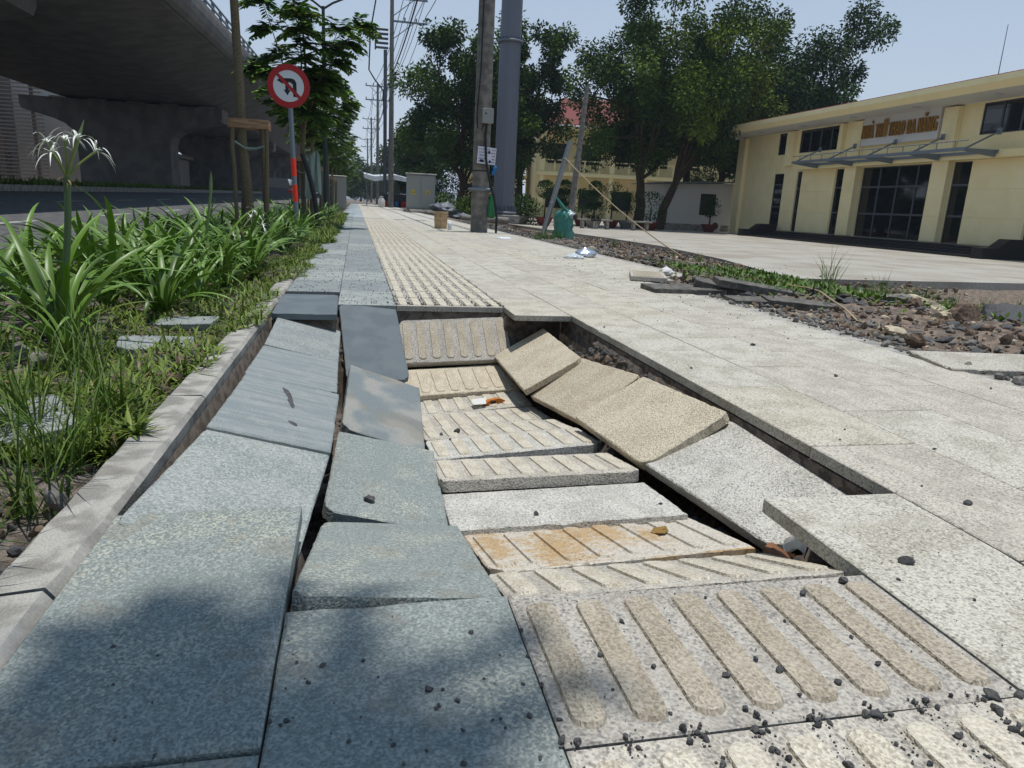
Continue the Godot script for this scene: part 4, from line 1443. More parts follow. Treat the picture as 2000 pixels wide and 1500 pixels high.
# a young street tree with drooping compound leaves
func street_tree(label: String, at: Vector3, h: float, spread: float, fork: float, sprays: int, seed_: int, tr := .045, lean := Vector2.ZERO, called := "street_tree") -> Node3D:
	var keep := rng.state
	rng.seed = seed_
	var o := thing(called, label, "tree", at, 0.0, "young street trees along the planting strip")
	var tk := MB.new()
	var f0 := Vector3(lean.x * .6, fork, lean.y * .6)
	var top := Vector3(lean.x, h * .92, lean.y)
	var pts0 := branch(tk, Vector3(0, -.15, 0), f0, tr * 1.2, tr * .9, .03, 7, 9)
	branch(tk, pts0[-1], top, tr * .85, tr * .25, .1, 5, 7)
	var ends := []
	for k in 7:
		var an := TAU * k / 7.0 + rr(-.3, .3)
		var s: Vector3 = f0.lerp(top, rr(0, .6))
		var e := Vector3(lean.x + cos(an) * spread * rr(.5, .85), lerpf(fork, h, rr(.25, .95)), lean.y + sin(an) * spread * rr(.5, .85))
		var pts := branch(tk, s, e, tr * .4, tr * .12, .1, 5, 5)
		for q in range(1, 6): ends.append(pts[q])
	ends.append(top)
	mi("trunk", tk.mesh(), M.bark, o)
	var cr := MB.new()
	for s in sprays:
		var p: Vector3 = ends[rng.randi() % ends.size()]
		var out := Vector3(p.x - lean.x, 0, p.z - lean.y)
		out = (out.normalized() * .6 + Vector3(rr(-1, 1), rr(-.1, .7), rr(-1, 1))).normalized()
		var l := rr(.22, .42)
		var tn := Color(.075, .145, .02) * rr(.6, 1.5)
		if rng.randf() < .12: tn = Color(.13, .17, .02)
		var n := 7
		var prev := p
		for k in n:
			var t := float(k + 1) / n
			var q := p + out * l * t + Vector3(0, -.35 * l * t * t, 0)
			var dir := (q - prev).normalized()
			var sd := dir.cross(Vector3.UP).normalized()
			for e in 2:
				var ld := (sd * (1 if e == 0 else -1) + dir * .55 + Vector3(0, rr(-.5, -.1), 0)).normalized()
				cr.col = tn * rr(.8, 1.2)
				cr.leaf(q, ld, ld.cross(Vector3(rr(-.3, .3), 1, rr(-.3, .3))).normalized(), rr(.10, .17), rr(.027, .04))
			prev = q
	mi("crown", cr.mesh(), M.street_leaf, o)
	rng.state = keep
	return o
func build_trees():
	var g := "mature trees behind the verge"
	var dk := Color(.036, .068, .013)
	var md := Color(.075, .12, .02)
	var lt := Color(.135, .185, .022)
	big_tree("shade_tree", "dense dark tree behind the grey electrical cabinet", Vector3(6.2, -.3, -44), 11.4, 3.3, 1.6, .22, Vector2(.2, 0), dk, md, 95, 230, .23, g, 101, .05)
	big_tree("shade_tree", "tall dark tree just behind the thick blue-grey mast", Vector3(10.0, -.33, -46), 11.6, 2.9, 2.2, .22, Vector2(.5, 0), dk, md, 75, 220, .23, g, 102, .12)
	big_tree("shade_tree", "lower dark tree behind the street stall", Vector3(5.6, -.2, -62), 7.6, 2.9, 1.5, .2, Vector2(0, 0), dk, md, 60, 200, .28, g, 103, .05)
	big_tree("shade_tree", "open-branched tall tree in front of the school block", Vector3(15.3, -.33, -38.3), 12.8, 3.6, 2.6, .25, Vector2(-.2, 0), dk, md, 92, 230, .2, g, 104, .1)
	big_tree("shade_tree", "tall tree with a leaning trunk beside the white shed", Vector3(16.3, -.33, -37.6), 11.6, 3.6, 2.4, .23, Vector2(1.9, 0), dk, lt, 85, 230, .2, g, 105, .12)
	big_tree("shade_tree", "yellow-green tree beside the corner of the yellow hall", Vector3(20.4, -.33, -43.5), 12.6, 3.8, 3.6, .25, Vector2(0, 0), md, lt, 80, 220, .22, g, 106, .2)
	big_tree("shade_tree", "dark rounded tree rising behind the roof of the hall", Vector3(28.2, -.33, -46), 15.2, 4.5, 3.2, .28, Vector2(0, 0), dk, Color(.03, .06, .018), 105, 230, .25, g, 107, .1)
	big_tree("shade_tree", "dark tree closing the gap behind the hall and shed", Vector3(24.5, -.33, -47), 14.6, 4.4, 3.2, .28, Vector2(0, 0), dk, md, 80, 210, .25, g, 108, .1)
	big_tree("distant_tree", "hazy tree seen through the gap beside the broad pier", Vector3(-33, .4, -100), 9.5, 5.0, 2.0, .25, Vector2(0, 0), dk, md, 45, 160, .4, "trees beyond the road", 109, .1)
	big_tree("distant_tree", "small hazy tree beyond the louvred building", Vector3(-40, .4, -105), 10.0, 5.5, 2.0, .25, Vector2(0, 0), dk, md, 45, 160, .4, "trees beyond the road", 110, .1)
	big_tree("distant_tree", "far tree closing the end of the pavement", Vector3(8, 0, -110), 9.5, 5.0, 1.5, .25, Vector2(0, 0), dk, md, 45, 160, .4, "trees beyond the road", 111, .05)
	big_tree("distant_tree", "farthest tree past the row of power poles", Vector3(5, 0, -150), 9.0, 6.0, 1.5, .25, Vector2(0, 0), dk, md, 45, 160, .5, "trees beyond the road", 112, .05)
	big_tree("distant_tree", "hazy tree closing the road side of the pavement's far end", Vector3(-3.2, 0, -128), 8.5, 5.0, 1.2, .25, Vector2(0, 0), dk, md, 50, 170, .45, "trees beyond the road", 113, .02)
	big_tree("distant_tree", "hazy tree standing across the vanishing end of the pavement", Vector3(1.2, 0, -190), 8.0, 6.5, 1.0, .25, Vector2(0, 0), dk, md, 55, 170, .6, "trees beyond the road", 114, .0)
	# street trees
	street_tree("slim street tree tied between wooden stakes near the lilies", Vector3(-1.15, -.05, -8.6), 5.6, 1.25, 3.0, 150, 201, .046, Vector2(-.15, 0))
	street_tree("bushy street tree right behind the no-turn sign", Vector3(-.95, -.05, -14.2), 4.1, 1.3, 1.5, 950, 202)
	street_tree("street tree between the bushy one and the lamp post", Vector3(-1.05, -.05, -19.0), 3.7, 1.2, 1.5, 600, 203)
	street_tree("street tree just past the lamp post", Vector3(-1.0, -.05, -27.5), 4.0, 1.3, 1.6, 550, 205)
	for k in 6:
		street_tree("small street tree far along the planting strip", Vector3(-1.0, -.05, -33.0 - k * 6.0), 3.8 + .3 * (k % 2), 1.4, 1.6, 380, 210 + k)
	# the tall trees overhead whose shade dapples the near slabs
	street_tree("tall street tree overhanging the near end of the grey slabs", Vector3(-1.5, -.05, .3), 10.2, 1.5, 7.0, 360, 231, .09, Vector2(1.45, -.08))
	street_tree("tall street tree behind the grey slabs shading the near paving", Vector3(-1.4, -.05, 2.6), 10.0, 1.35, 6.8, 300, 232, .09, Vector2(1.75, -1.95))

# ---------------------------------------------------------------- poles and wires
func wire(called: String, label: String, a: Vector3, b: Vector3, sag: float, r := .026):
	var pts := []
	for k in 13:
		var t := k / 12.0
		pts.append(a.lerp(b, t) - Vector3(0, sag * 4 * t * (1 - t), 0))
	var m := MB.new()
	m.tube(pts, [r], 5)
	tag(mi(called, m.mesh(), M.black, self), label, "cable", "overhead cables between the power poles")
func power_pole(label: String, at: Vector3, h: float, r: float, arm_r: bool, detail: bool) -> Node3D:
	var o := thing("power_pole", label, "power pole", at, 0.0, "concrete power poles along the pavement")
	var m := MB.new()
	var prof := []
	for k in 7: prof.append(Vector2(lerpf(r, r * .62, k / 6.0), h * k / 6.0))
	prof.append(Vector2(.001, h))
	m.lathe(prof, 18)
	mi("shaft", m.mesh(), M.pole_conc, o)
	if h > 10:
		for ay: float in [h - .3, h - 1.8]:
			m = MB.new()
			if arm_r:
				m.box(Vector3(-.1, ay, -.07), Vector3(2.5, ay + .12, .05), .01)
				m.tube([Vector3(.1, ay - 1.1, 0), Vector3(1.5, ay, 0)], [.03], 6)
			else:
				m.box(Vector3(-1.4, ay, -.07), Vector3(1.4, ay + .12, .05), .01)
				m.tube([Vector3(0, ay - .8, 0), Vector3(.9, ay, 0)], [.03], 6)
				m.tube([Vector3(0, ay - .8, 0), Vector3(-.9, ay, 0)], [.03], 6)
			var arm := mi("crossarm", m.mesh(), M.galv, o)
			for x: float in ([.9, 1.7, 2.4] if arm_r else [-1.3, -.5, .5, 1.3]):
				m = MB.new()
				m.lathe([Vector2(.02, 0), Vector2(.06, .04), Vector2(.04, .1), Vector2(.07, .14), Vector2(.04, .22), Vector2(.001, .26)], 8)
				mi("insulator", m.mesh(), M.frame, arm, Transform3D(Basis(), Vector3(x, ay + .12, 0)))
	return o
func build_poles():
	# the near pole
	var p := power_pole("nearest concrete pole carrying a meter box and a price notice", Vector3(2.46, -.05, -14.75), 14.3, .178, true, true)
	p.set_meta("label", "thick concrete pole carrying a meter box and a price notice")
	var m := MB.new()
	m.box(Vector3(-.05, 2.14, .14), Vector3(.17, 2.42, .26), .012)
	var bx := mi("meter_box", m.mesh(), M.cabinet, p)
	m = MB.new()
	m.box(Vector3(.0, 2.30, .2605), Vector3(.028, 2.335, .263))
	mi("lock", m.mesh(), M.black, bx)
	m = MB.new()
	m.lathe([Vector2(.19, .86), Vector2(.2, .86), Vector2(.2, .93), Vector2(.19, .93)], 20)
	m.box(Vector3(-.27, .875, .12), Vector3(.17, .915, .20), .008)
	mi("steel_collar", m.mesh(), M.galv, p)
	m = MB.new()
	m.lathe([Vector2(.181, 1.24), Vector2(.184, 1.25), Vector2(.181, 1.26)], 18)
	mi("binding_wire", m.mesh(), M.black, p)
	m = MB.new()
	m.tube([Vector3(-.02, 8.0, .17), Vector3(-.09, 5, .19), Vector3(-.10, 3.2, .2), Vector3(-.15, 2.3, .2), Vector3(-.13, 2.05, .2), Vector3(-.05, 2.02, .2), Vector3(.0, 2.15, .2)], [.014], 6)
	mi("thin_cable", m.mesh(), M.black, p)
	m = MB.new()
	m.tube([Vector3(.05, 2.15, .2), Vector3(.03, 1.9, .21), Vector3(.06, 1.45, .215), Vector3(.13, 1.1, .24), Vector3(.24, .75, .26), Vector3(.31, .35, .26), Vector3(.31, -.05, .25)], [.024], 8)
	mi("service_cable", m.mesh(), M.black, p)
	# price notice
	var nt := thing("price_notice", "white price notice with five printed lines on the thick pole", "notice", Vector3(2.53, 1.49, -14.548), .05)
	m = MB.new()
	m.box(Vector3(-.185, -.16, -.002), Vector3(.185, .16, .002))
	mi("sheet", m.mesh(), M.paper, nt)
	nt.rotation.z = -.06
	var font := SystemFont.new()
	font.font_names = PackedStringArray(["Droid Serif"])
	font.font_weight = 700
	var lines := [["CÀ PHÊ ĐÁ", "12K"], ["CÀ PHÊ SỮA", "15K"], ["TRÀ ĐÁ", "10K"], ["RAU MÁ", "10K"], ["NƯỚC NGỌT", "12K"]]
	for k in 5:
		for e in 2:
			var tm := TextMesh.new()
			tm.text = lines[k][e]
			tm.font = font
			tm.font_size = 24
			tm.pixel_size = .0017
			tm.depth = .002
			tm.horizontal_alignment = HORIZONTAL_ALIGNMENT_LEFT if e == 0 else HORIZONTAL_ALIGNMENT_RIGHT
			mi("printed_line", tm, M.ink if e == 0 else M.ink_red, nt, Transform3D(Basis(), Vector3(-.165 if e == 0 else .17, .115 - .058 * k, .0035)))
	# bags hung on the pole
	var gb := thing("green_carrier_bag", "small green plastic bag hanging on the thick pole", "plastic bag", Vector3(2.68, .28, -14.62))
	m = MB.new()
	m.lathe([Vector2(.001, .0), Vector2(.075, .02), Vector2(.085, .12), Vector2(.06, .3), Vector2(.02, .5), Vector2(.008, .56)], 9)
	mi("bag", m.mesh(), M.green_bag, gb, Transform3D(Basis().scaled(Vector3(1, 1, .6)), Vector3.ZERO))
	var bb := thing("blue_plastic_scrap", "blue plastic scrap tied under the price notice", "plastic bag", Vector3(2.66, 1.12, -14.56))
	m = MB.new()
	m.lathe([Vector2(.01, 0), Vector2(.04, .05), Vector2(.035, .12), Vector2(.05, .18), Vector2(.01, .22)], 7)
	mi("scrap", m.mesh(), M.blue, bb, Transform3D(Basis.from_euler(Vector3(0, 0, -.3)).scaled(Vector3(1, .9, .5)), Vector3.ZERO))
	# poles farther along
	power_pole("slender pole beside the street stall with a long one-sided crossarm", Vector3(2.54, -.05, -55.7), 14.6, .21, true, false)
	for q: Array in [[-89.0, 13.4, "power pole with a two-sided crossarm beyond the stall"], [-125.0, 13.4, "hazy power pole between the far trees"], [-165.0, 13.2, "most distant hazy power pole"]]:
		power_pole(q[2], Vector3(2.5, -.05, q[0]), q[1], .2, false, false)
	var zs := [-14.75, -55.7, -89.0, -125.0, -165.0]
	var ho := [14.3, 14.6, 13.4, 13.4, 13.2]
	for k in 4:
		for x: Array in [[.9, -.5], [1.7, .5], [2.4, 1.3]]:
			for lv in 2:
				var xa: float = x[0] if k < 2 else x[1]
				var xb: float = x[0] if k + 1 < 2 else x[1]
				wire("overhead_cable", "thin black overhead cable strung between power poles", Vector3(2.5 + xa, ho[k] - .05 - 1.3 * lv, zs[k]), Vector3(2.5 + xb, ho[k + 1] - .05 - 1.3 * lv, zs[k + 1]), .9)
	for k in 4: wire("bundled_cable", "bundled communication cable slung low between power poles", Vector3(2.3, 8.6, zs[k]), Vector3(2.3, 8.8, zs[k + 1]), .8, .035)
	# equipment on the second pole
	var tb := thing("pole_equipment", "switch gear and cable ducts strapped to the slender pole", "switch gear", Vector3(2.54, -.05, -55.7))
	m = MB.new()
	for k in 5: m.box(Vector3(-1.15, 11.0 + k * .3, -.2), Vector3(-.25, 11.1 + k * .3, .2), .02)
	m.box(Vector3(-1.2, 10.9, -.1), Vector3(-1.1, 12.4, .1))
	mi("insulator_rack", m.mesh(), M.frame, tb)
	m = MB.new()
	m.tube([Vector3(-.45, 1.0, .1), Vector3(-.45, 10.9, .1)], [.13], 8)
	mi("cable_duct", m.mesh(), M.frame, tb)
	m = MB.new()
	m.tube([Vector3(-1.1, 14.2, .1), Vector3(-1.5, 12.0, .1), Vector3(-1.6, 9.5, .1), Vector3(-1.2, 8.9, .1), Vector3(-.6, 8.2, .1), Vector3(-.5, 5.5, .1)], [.05], 6)
	mi("drop_cable", m.mesh(), M.black, tb)
	# the thick faceted steel mast
	var ms := thing("steel_mast", "thick blue-grey faceted steel mast on a concrete foot", "mast", Vector3(6.8, -.25, -34))
	m = MB.new()
	m.box(Vector3(-.66, 0, -.66), Vector3(.66, .38, .66), .03)
	mi("concrete_foot", m.mesh(), M.conc, ms)
	var facet := func(r0: float, r1: float, y0: float, y1: float) -> ArrayMesh:
		var q := MB.new()
		for k in 12:
			var a := TAU * (k + .5) / 12
			var b := TAU * (k + 1.5) / 12
			q.quad(Vector3(cos(b) * r0, y0, sin(b) * r0), Vector3(cos(a) * r0, y0, sin(a) * r0), Vector3(cos(a) * r1, y1, sin(a) * r1), Vector3(cos(b) * r1, y1, sin(b) * r1))
		return q.mesh()
	mi("lower_shaft", facet.call(.50, .475, .38, 7.86), M.bluegrey, ms)
	mi("upper_shaft", facet.call(.475, .43, 7.98, 20.0), M.bluegrey, ms)
	for y: float in [.42, 7.86]:
		m = MB.new()
		var rf := .57 if y > 1 else .62
		m.lathe([Vector2(.48, y), Vector2(rf, y), Vector2(rf, y + .10), Vector2(.47, y + .12)], 24)
		var fl := mi("flange", m.mesh(), M.bluegrey, ms)
		for k in 20:
			var a := TAU * k / 20
			m = MB.new()
			m.box(Vector3(-.012, y + .1, .46), Vector3(.012, y + (.36 if y < 1 else .2), rf - .01))
			mi("stiffener", m.mesh(), M.bluegrey, fl, Transform3D(Basis(Vector3.UP, a), Vector3.ZERO))
	# cabinet
	var cb := thing("electrical_cabinet", "grey two-door electrical cabinet with yellow warning labels", "cabinet", Vector3(3.2, .1, -37.5), deg_to_rad(-4))
	m = MB.new()
	m.box(Vector3(-.72, 0.06, -.4), Vector3(.72, 1.72, .34), .01)
	mi("casing", m.mesh(), M.cabinet, cb)
	m = MB.new()
	m.box(Vector3(-.77, 1.723, -.45), Vector3(.77, 1.80, .42), .015)
	mi("cabinet_lid", m.mesh(), M.cabinet, cb)
	m = MB.new()
	m.box(Vector3(-.85, -.2, -.5), Vector3(.85, .058, .5), .02)
	mi("concrete_base", m.mesh(), M.conc, cb)
	for e: int in [-1, 1]:
		m = MB.new()
		m.box(Vector3(.012 if e > 0 else -.70, .1, .342), Vector3(.70 if e > 0 else -.012, 1.7, .362), .006)
		var dr := mi("cabinet_door", m.mesh(), M.cabinet, cb)
		m = MB.new()
		m.box(Vector3(e * .36 - .07, .78, .3625), Vector3(e * .36 + .07, 1.0, .366))
		var sg := mi("warning_label", m.mesh(), plain(Color(.80, .66, .12), .6), dr)
		m = MB.new()
		m.tri(Vector3(e * .36 - .035, .84, .3675), Vector3(e * .36 + .035, .84, .3675), Vector3(e * .36, .95, .3675))
		mi("warning_symbol", m.mesh(), M.black, sg)
	m = MB.new()
	m.box(Vector3(.03, .85, .363), Vector3(.06, 1.05, .39), .006)
	mi("handle", m.mesh(), M.steel, cb)
	# leaning thin concrete pole behind the pipe
	var tp := thing("leaning_pole", "thin weathered concrete pole leaning behind the pipe", "pole", Vector3(8.0, -.35, -27))
	m = MB.new()
	m.tube([Vector3.ZERO, Vector3(.18, 2.6, 0), Vector3(.36, 5.3, 0)], [.13, .11, .085], 12)
	mi("shaft", m.mesh(), M.pole_conc, tp)
	# leaning steel pipe with its ring, rope and bag
	var pp := thing("leaning_pipe", "shiny steel pipe leaning out of the rubble", "pipe", Vector3(3.32, -.12, -13.0))
	m = MB.new()
	m.tube([Vector3.ZERO, Vector3(.46, 1.86, 0)], [.047], 14, false)
	m.tube([Vector3.ZERO, Vector3(.46, 1.86, 0)], [.042], 14, false)
	mi("tube", m.mesh(), M.steel, pp)
	for t: float in [.40, .82]:
		m = MB.new()
		m.xf = Transform3D(Basis(Vector3.FORWARD, .243), Vector3(.46 * t, 1.86 * t, 0))
		m.lathe([Vector2(.048, 0), Vector2(.055, .005), Vector2(.055, .02), Vector2(.048, .025)], 14)
		mi("clamp", m.mesh(), M.galv, pp)
	var rp := thing("guy_rope", "slack tan rope running from the pipe to the rubble", "rope")
	m = MB.new()
	var a := Vector3(3.70, 1.42, -12.95)
	var b := Vector3(5.3, -.12, -11.2)
	var pts := []
	for k in 15:
		var t := k / 14.0
		pts.append(a.lerp(b, t) - Vector3(0, .10 * 4 * t * (1 - t), 0))
	m.tube(pts, [.011], 6)
	mi("rope_strand", m.mesh(), M.rope, rp)
	var rp2 := thing("loose_rope", "thin rope trailing over the rubble beside the walkway", "rope")
	m = MB.new()
	pts = []
	for k in 30:
		var t := k / 29.0
		var q := Vector3(5.3, 0, -11.2).lerp(Vector3(2.75, 0, -3.4), t) + Vector3(sin(t * 9) * .1, 0, 0)
		pts.append(Vector3(q.x, verge_y(q.x, q.z) + .03 + .02 * sin(t * 17), q.z))
	m.tube(pts, [.0055], 5)
	mi("rope_strand", m.mesh(), M.rope, rp2)

# ---------------------------------------------------------------- street furniture on the planting strip
func build_left_street():
	# no-turn sign
	var s := thing("traffic_sign", "round red and white no left turn or u-turn sign on a grey post", "traffic sign", Vector3(-.96, -.05, -12.2))
	s.rotation.z = .02
	var m := MB.new()
	m.tube([Vector3(.03, 0, -.05), Vector3(0, 2.5, -.05)], [.038], 12)
	mi("post", m.mesh(), M.galv, s)
	for y: Array in [[.50, .76], [.89, 1.16]]:
		m = MB.new()
		m.tube([Vector3(.03 * (1 - y[0] / 2.5), y[0], -.05), Vector3(.03 * (1 - y[1] / 2.5), y[1], -.05)], [.0395], 12, false)
		mi("reflective_band", m.mesh(), M.orange, s)
	var disc := func(r0: float, r1: float, z0: float, z1: float) -> ArrayMesh:
		var q := MB.new()
		q.xf = Transform3D(Basis(Vector3.RIGHT, PI / 2), Vector3(0, 2.22, 0))
		q.lathe([Vector2(r0, z1), Vector2(r1, z1), Vector2(r1, z0), Vector2(r0, z0)], 40)
		return q.mesh()
	mi("disc", disc.call(.001, .315, 0.0, .003), M.signwhite, s)
	mi("red_ring", disc.call(.228, .317, .003, .006), M.red, s)
	# the hooked arrow
	m = MB.new()
	m.xf = Transform3D(Basis().scaled(Vector3(.9, .9, 1)), Vector3(0, 2.22, 0))
	var shaft := PackedVector2Array([Vector2(.13, -.17), Vector2(.13, .06), Vector2(.10, .11), Vector2(.05, .125), Vector2(-.09, .125), Vector2(-.09, .155), Vector2(-.19, .085), Vector2(-.09, .03), Vector2(-.09, .065), Vector2(.0, .065), Vector2(.03, .06), Vector2(.07, .03), Vector2(.07, -.17)])
	m.prism(shaft, .0035, .0055)
	mi("hooked_arrow", m.mesh(), M.black, s)
	m = MB.new()
	m.xf = Transform3D(Basis().scaled(Vector3(.9, .9, 1)), Vector3(0, 2.22, 0))
	m.prism(PackedVector2Array([Vector2(-.055, .064), Vector2(-.055, -.06), Vector2(-.085, -.06), Vector2(-.025, -.15), Vector2(.03, -.06), Vector2(.0, -.06), Vector2(.0, .064)]), .0035, .0055)
	mi("down_arrow", m.mesh(), M.black, s)
	m = MB.new()
	m.xf = Transform3D(Basis(Vector3(0, 0, 1), -.80), Vector3(0, 2.22, 0))
	m.box(Vector3(-.235, -.024, .006), Vector3(.235, .024, .0085))
	mi("red_bar", m.mesh(), M.red, s)
	# stakes round the slim tree
	var stakes := func(label: String, at: Vector3, sc: float) -> Node3D:
		var o := thing("tree_stakes", label, "tree stakes", at, 0.0, "wooden stake frames around street trees")
		for q: Array in [[-.15, .12, -.02], [-.12, -.11, .02], [.15, .10, .03], [.13, -.12, -.02]]:
			var t := MB.new()
			var pts := []
			var rad := []
			for k in 7:
				pts.append(Vector3(q[0] + q[2] * k / 6.0 + rr(-.008, .008), k * .215 * sc, q[1] + rr(-.008, .008)))
				rad.append(.023 + rr(-.003, .003))
			t.tube(pts, rad, 8)
			mi("stake", t.mesh(), M.bark, o)
		var y := 1.27 * sc
		for b: Array in [[Vector3(-.19, y, .13), Vector3(.18, y + .095, .152)], [Vector3(-.19, y, -.152), Vector3(.18, y + .095, -.13)], [Vector3(-.212, y + .002, -.14), Vector3(-.1905, y + .097, .14)], [Vector3(.1805, y + .002, -.14), Vector3(.202, y + .097, .14)]]:
			var t := MB.new()
			t.box(b[0], b[1], .003)
			mi("plank", t.mesh(), M.wood, o)
		var tie := MB.new()
		tie.tube([Vector3(-.15, y - .14, .12), Vector3(-.05, y - .2, .06), Vector3(.06, y - .2, .06), Vector3(.15, y - .17, .09)], [.012], 6)
		tie.tube([Vector3(-.06, y - .2, .06), Vector3(.0, y - .21, -.07), Vector3(.06, y - .2, .06)], [.014], 6)
		mi("tie_cloth", tie.mesh(), M.cloth, o)
		return o
	stakes.call("four wooden stakes with a plank frame tied to the slim tree", Vector3(-1.12, -.05, -8.6), 1.0)
	stakes.call("wooden stake frame draped with a grey cloth behind the sign", Vector3(-.95, -.05, -14.2), .95)
	for k in 4: stakes.call("small wooden stake frame far along the planting strip", Vector3(-1.0, -.05, [-19.0, -27.5, -33.0, -39.0][k]), .95)
	# cloth
	var c := MB.new()
	var rows := []
	for a in 9:
		var row := []
		for b in 8:
			var t := a / 8.0
			row.append(Vector3(-.13 + .04 * b + .015 * sin(b * 1.7 + a * .4), 1.28 - .72 * t - .08 * sin(b * .9), .06 + .035 * sin(b * 2.1 + t * 2.0) + .02 * t))
		rows.append(row)
	for a in 8:
		for b in 7: c.quad(rows[a + 1][b], rows[a + 1][b + 1], rows[a][b + 1], rows[a][b])
	tag(mi("hanging_cloth", c.mesh(), M.cloth, self, Transform3D(Basis(), Vector3(-.78, 0, -14.0))), "pale grey-green cloth hanging from a stake frame behind the sign", "cloth")
	# black hose standing in the planting
	var hs := MB.new()
	var pts2 := []
	for k in 12:
		var t := k / 11.0
		pts2.append(Vector3(-.70 + .03 - .24 * t * t, -.05 + 1.30 * t, -13.4))
	hs.tube(pts2, [.042], 10)
	tag(mi("black_duct", hs.mesh(), M.black, self), "black plastic duct sticking up out of the lilies past the sign", "pipe")
	# lamp post
	var l := thing("street_lamp", "tall dark green lamp post with a forked top", "street lamp", Vector3(-1.0, -.05, -25.8))
	var lm := MB.new()
	lm.lathe([Vector2(.11, 0), Vector2(.11, 1.2), Vector2(.085, 1.25), Vector2(.05, 6.5), Vector2(.001, 6.5)], 12)
	mi("post", lm.mesh(), M.lampgreen, l)
	for e: int in [-1, 1]:
		lm = MB.new()
		lm.tube([Vector3(0, 6.42, 0), Vector3(e * .3, 6.62, 0), Vector3(e * .9, 6.9, 0)], [.035], 7)
		mi("arm", lm.mesh(), M.lampgreen, l)
		lm = MB.new()
		lm.box(Vector3(e * .85, 6.86, -.12), Vector3(e * 1.45, 6.96, .12), .03)
		mi("lamp_head", lm.mesh(), M.galv, l)
	# grey utility box at the end of the strip
	var ub := thing("utility_box", "plain grey utility box at the far end of the planting strip", "cabinet", Vector3(-.85, -.02, -36.0))
	lm = MB.new()
	lm.box(Vector3(-.4, 0, -.3), Vector3(.4, 1.5, .3), .02)
	mi("casing", lm.mesh(), M.cabinet, ub)
	lm = MB.new()
	lm.box(Vector3(-.43, 1.503, -.33), Vector3(.43, 1.56, .34), .02)
	mi("cabinet_lid", lm.mesh(), M.cabinet, ub)
	# car far down the road
	var car := thing("parked_car", "dark car with red tail lights far down the shaded road", "car", Vector3(-4.6, road_y(-4.6, -46), -46))
	lm = MB.new()
	lm.prism(PackedVector2Array([Vector2(-.86, .25), Vector2(.86, .25), Vector2(.88, .8), Vector2(.8, .95), Vector2(-.8, .95), Vector2(-.88, .8)]), -4.2, 0)
	mi("body", lm.mesh(), M.frame, car)
	lm = MB.new()
	lm.prism(PackedVector2Array([Vector2(-.76, .952), Vector2(.76, .952), Vector2(.6, 1.5), Vector2(-.6, 1.5)]), -3.2, -.25)
	mi("cabin", lm.mesh(), M.glass, car)
	for e: int in [-1, 1]:
		lm = MB.new()
		lm.box(Vector3(e * .84, .68, .002), Vector3(e * .62, .86, .03), .005)
		mi("tail_light", lm.mesh(), M.red, car)
		for z: float in [-.8, -3.4]:
			lm = MB.new()
			lm.tube([Vector3(e * .72, .31, z), Vector3(e * .9, .31, z)], [.31], 16)
			mi("wheel", lm.mesh(), M.black, car)
	# street stall under tarpaulins
	var stl := thing("street_stall", "street stall under sagging pale tarpaulins beyond the cabinet", "market stall", Vector3(2.2, 0, -58.5))
	lm = MB.new()
	var tw := []
	for a in 7:
		var row := []
		for b in 9: row.append(Vector3(-1.6 + b * .78, 2.45 - .12 * sin(b * 1.57) - .035 * b + .12 * sin(a * .9), -3.2 + a * .85))
		tw.append(row)
	for a in 6:
		for b in 8: lm.quad(tw[a + 1][b], tw[a + 1][b + 1], tw[a][b + 1], tw[a][b])
	for b in 8: lm.quad(tw[6][b] - Vector3(0, .3 + .06 * (b % 2), -.05), tw[6][b + 1] - Vector3(0, .3 + .06 * ((b + 1) % 2), -.05), tw[6][b + 1], tw[6][b])
	mi("tarpaulin", lm.mesh(), M.tarp, stl)
	for x: float in [-1.4, .5, 2.6, 4.4]:
		lm = MB.new()
		lm.tube([Vector3(x, 0, 1.6), Vector3(x, 2.4, 1.6)], [.035], 6)
		mi("pole", lm.mesh(), M.galv, stl)
	lm = MB.new()
	lm.box(Vector3(-.2, 0, -2.0), Vector3(4.2, 1.0, -.8), .02)
	mi("counter", lm.mesh(), M.frame, stl)
	lm = MB.new()
	lm.box(Vector3(-.4, 1.1, -2.6), Vector3(4.5, 2.2, -2.5))
	mi("back_cloth", lm.mesh(), M.cloth, stl)
	var cr := [[M.red, .1, .9], [M.blue, .7, 1.4], [M.red, 1.2, 2.0], [M.frame, 2.2, 3.0], [M.stone_brown, 3.1, 3.7]]
	for q: Array in cr:
		lm = MB.new()
		lm.box(Vector3(q[1], 0, -.3), Vector3(q[2], .45, .4), .03)
		tag(mi("stall_crate", lm.mesh(), q[0], self, Transform3D(Basis(), Vector3(2.0, 0, -57.6))), "coloured plastic crate standing in front of the street stall", "crate", "crates at the street stall")
	lm = MB.new()
	lm.lathe([Vector2(.18, 0), Vector2(.26, .1), Vector2(.24, .5), Vector2(.1, .68), Vector2(.14, .78)], 10)
	tag(mi("white_sack", lm.mesh(), M.white_paint, self, Transform3D(Basis(), Vector3(1.8, 0, -54.0))), "white tied sack at the foot of the slender pole", "sack")

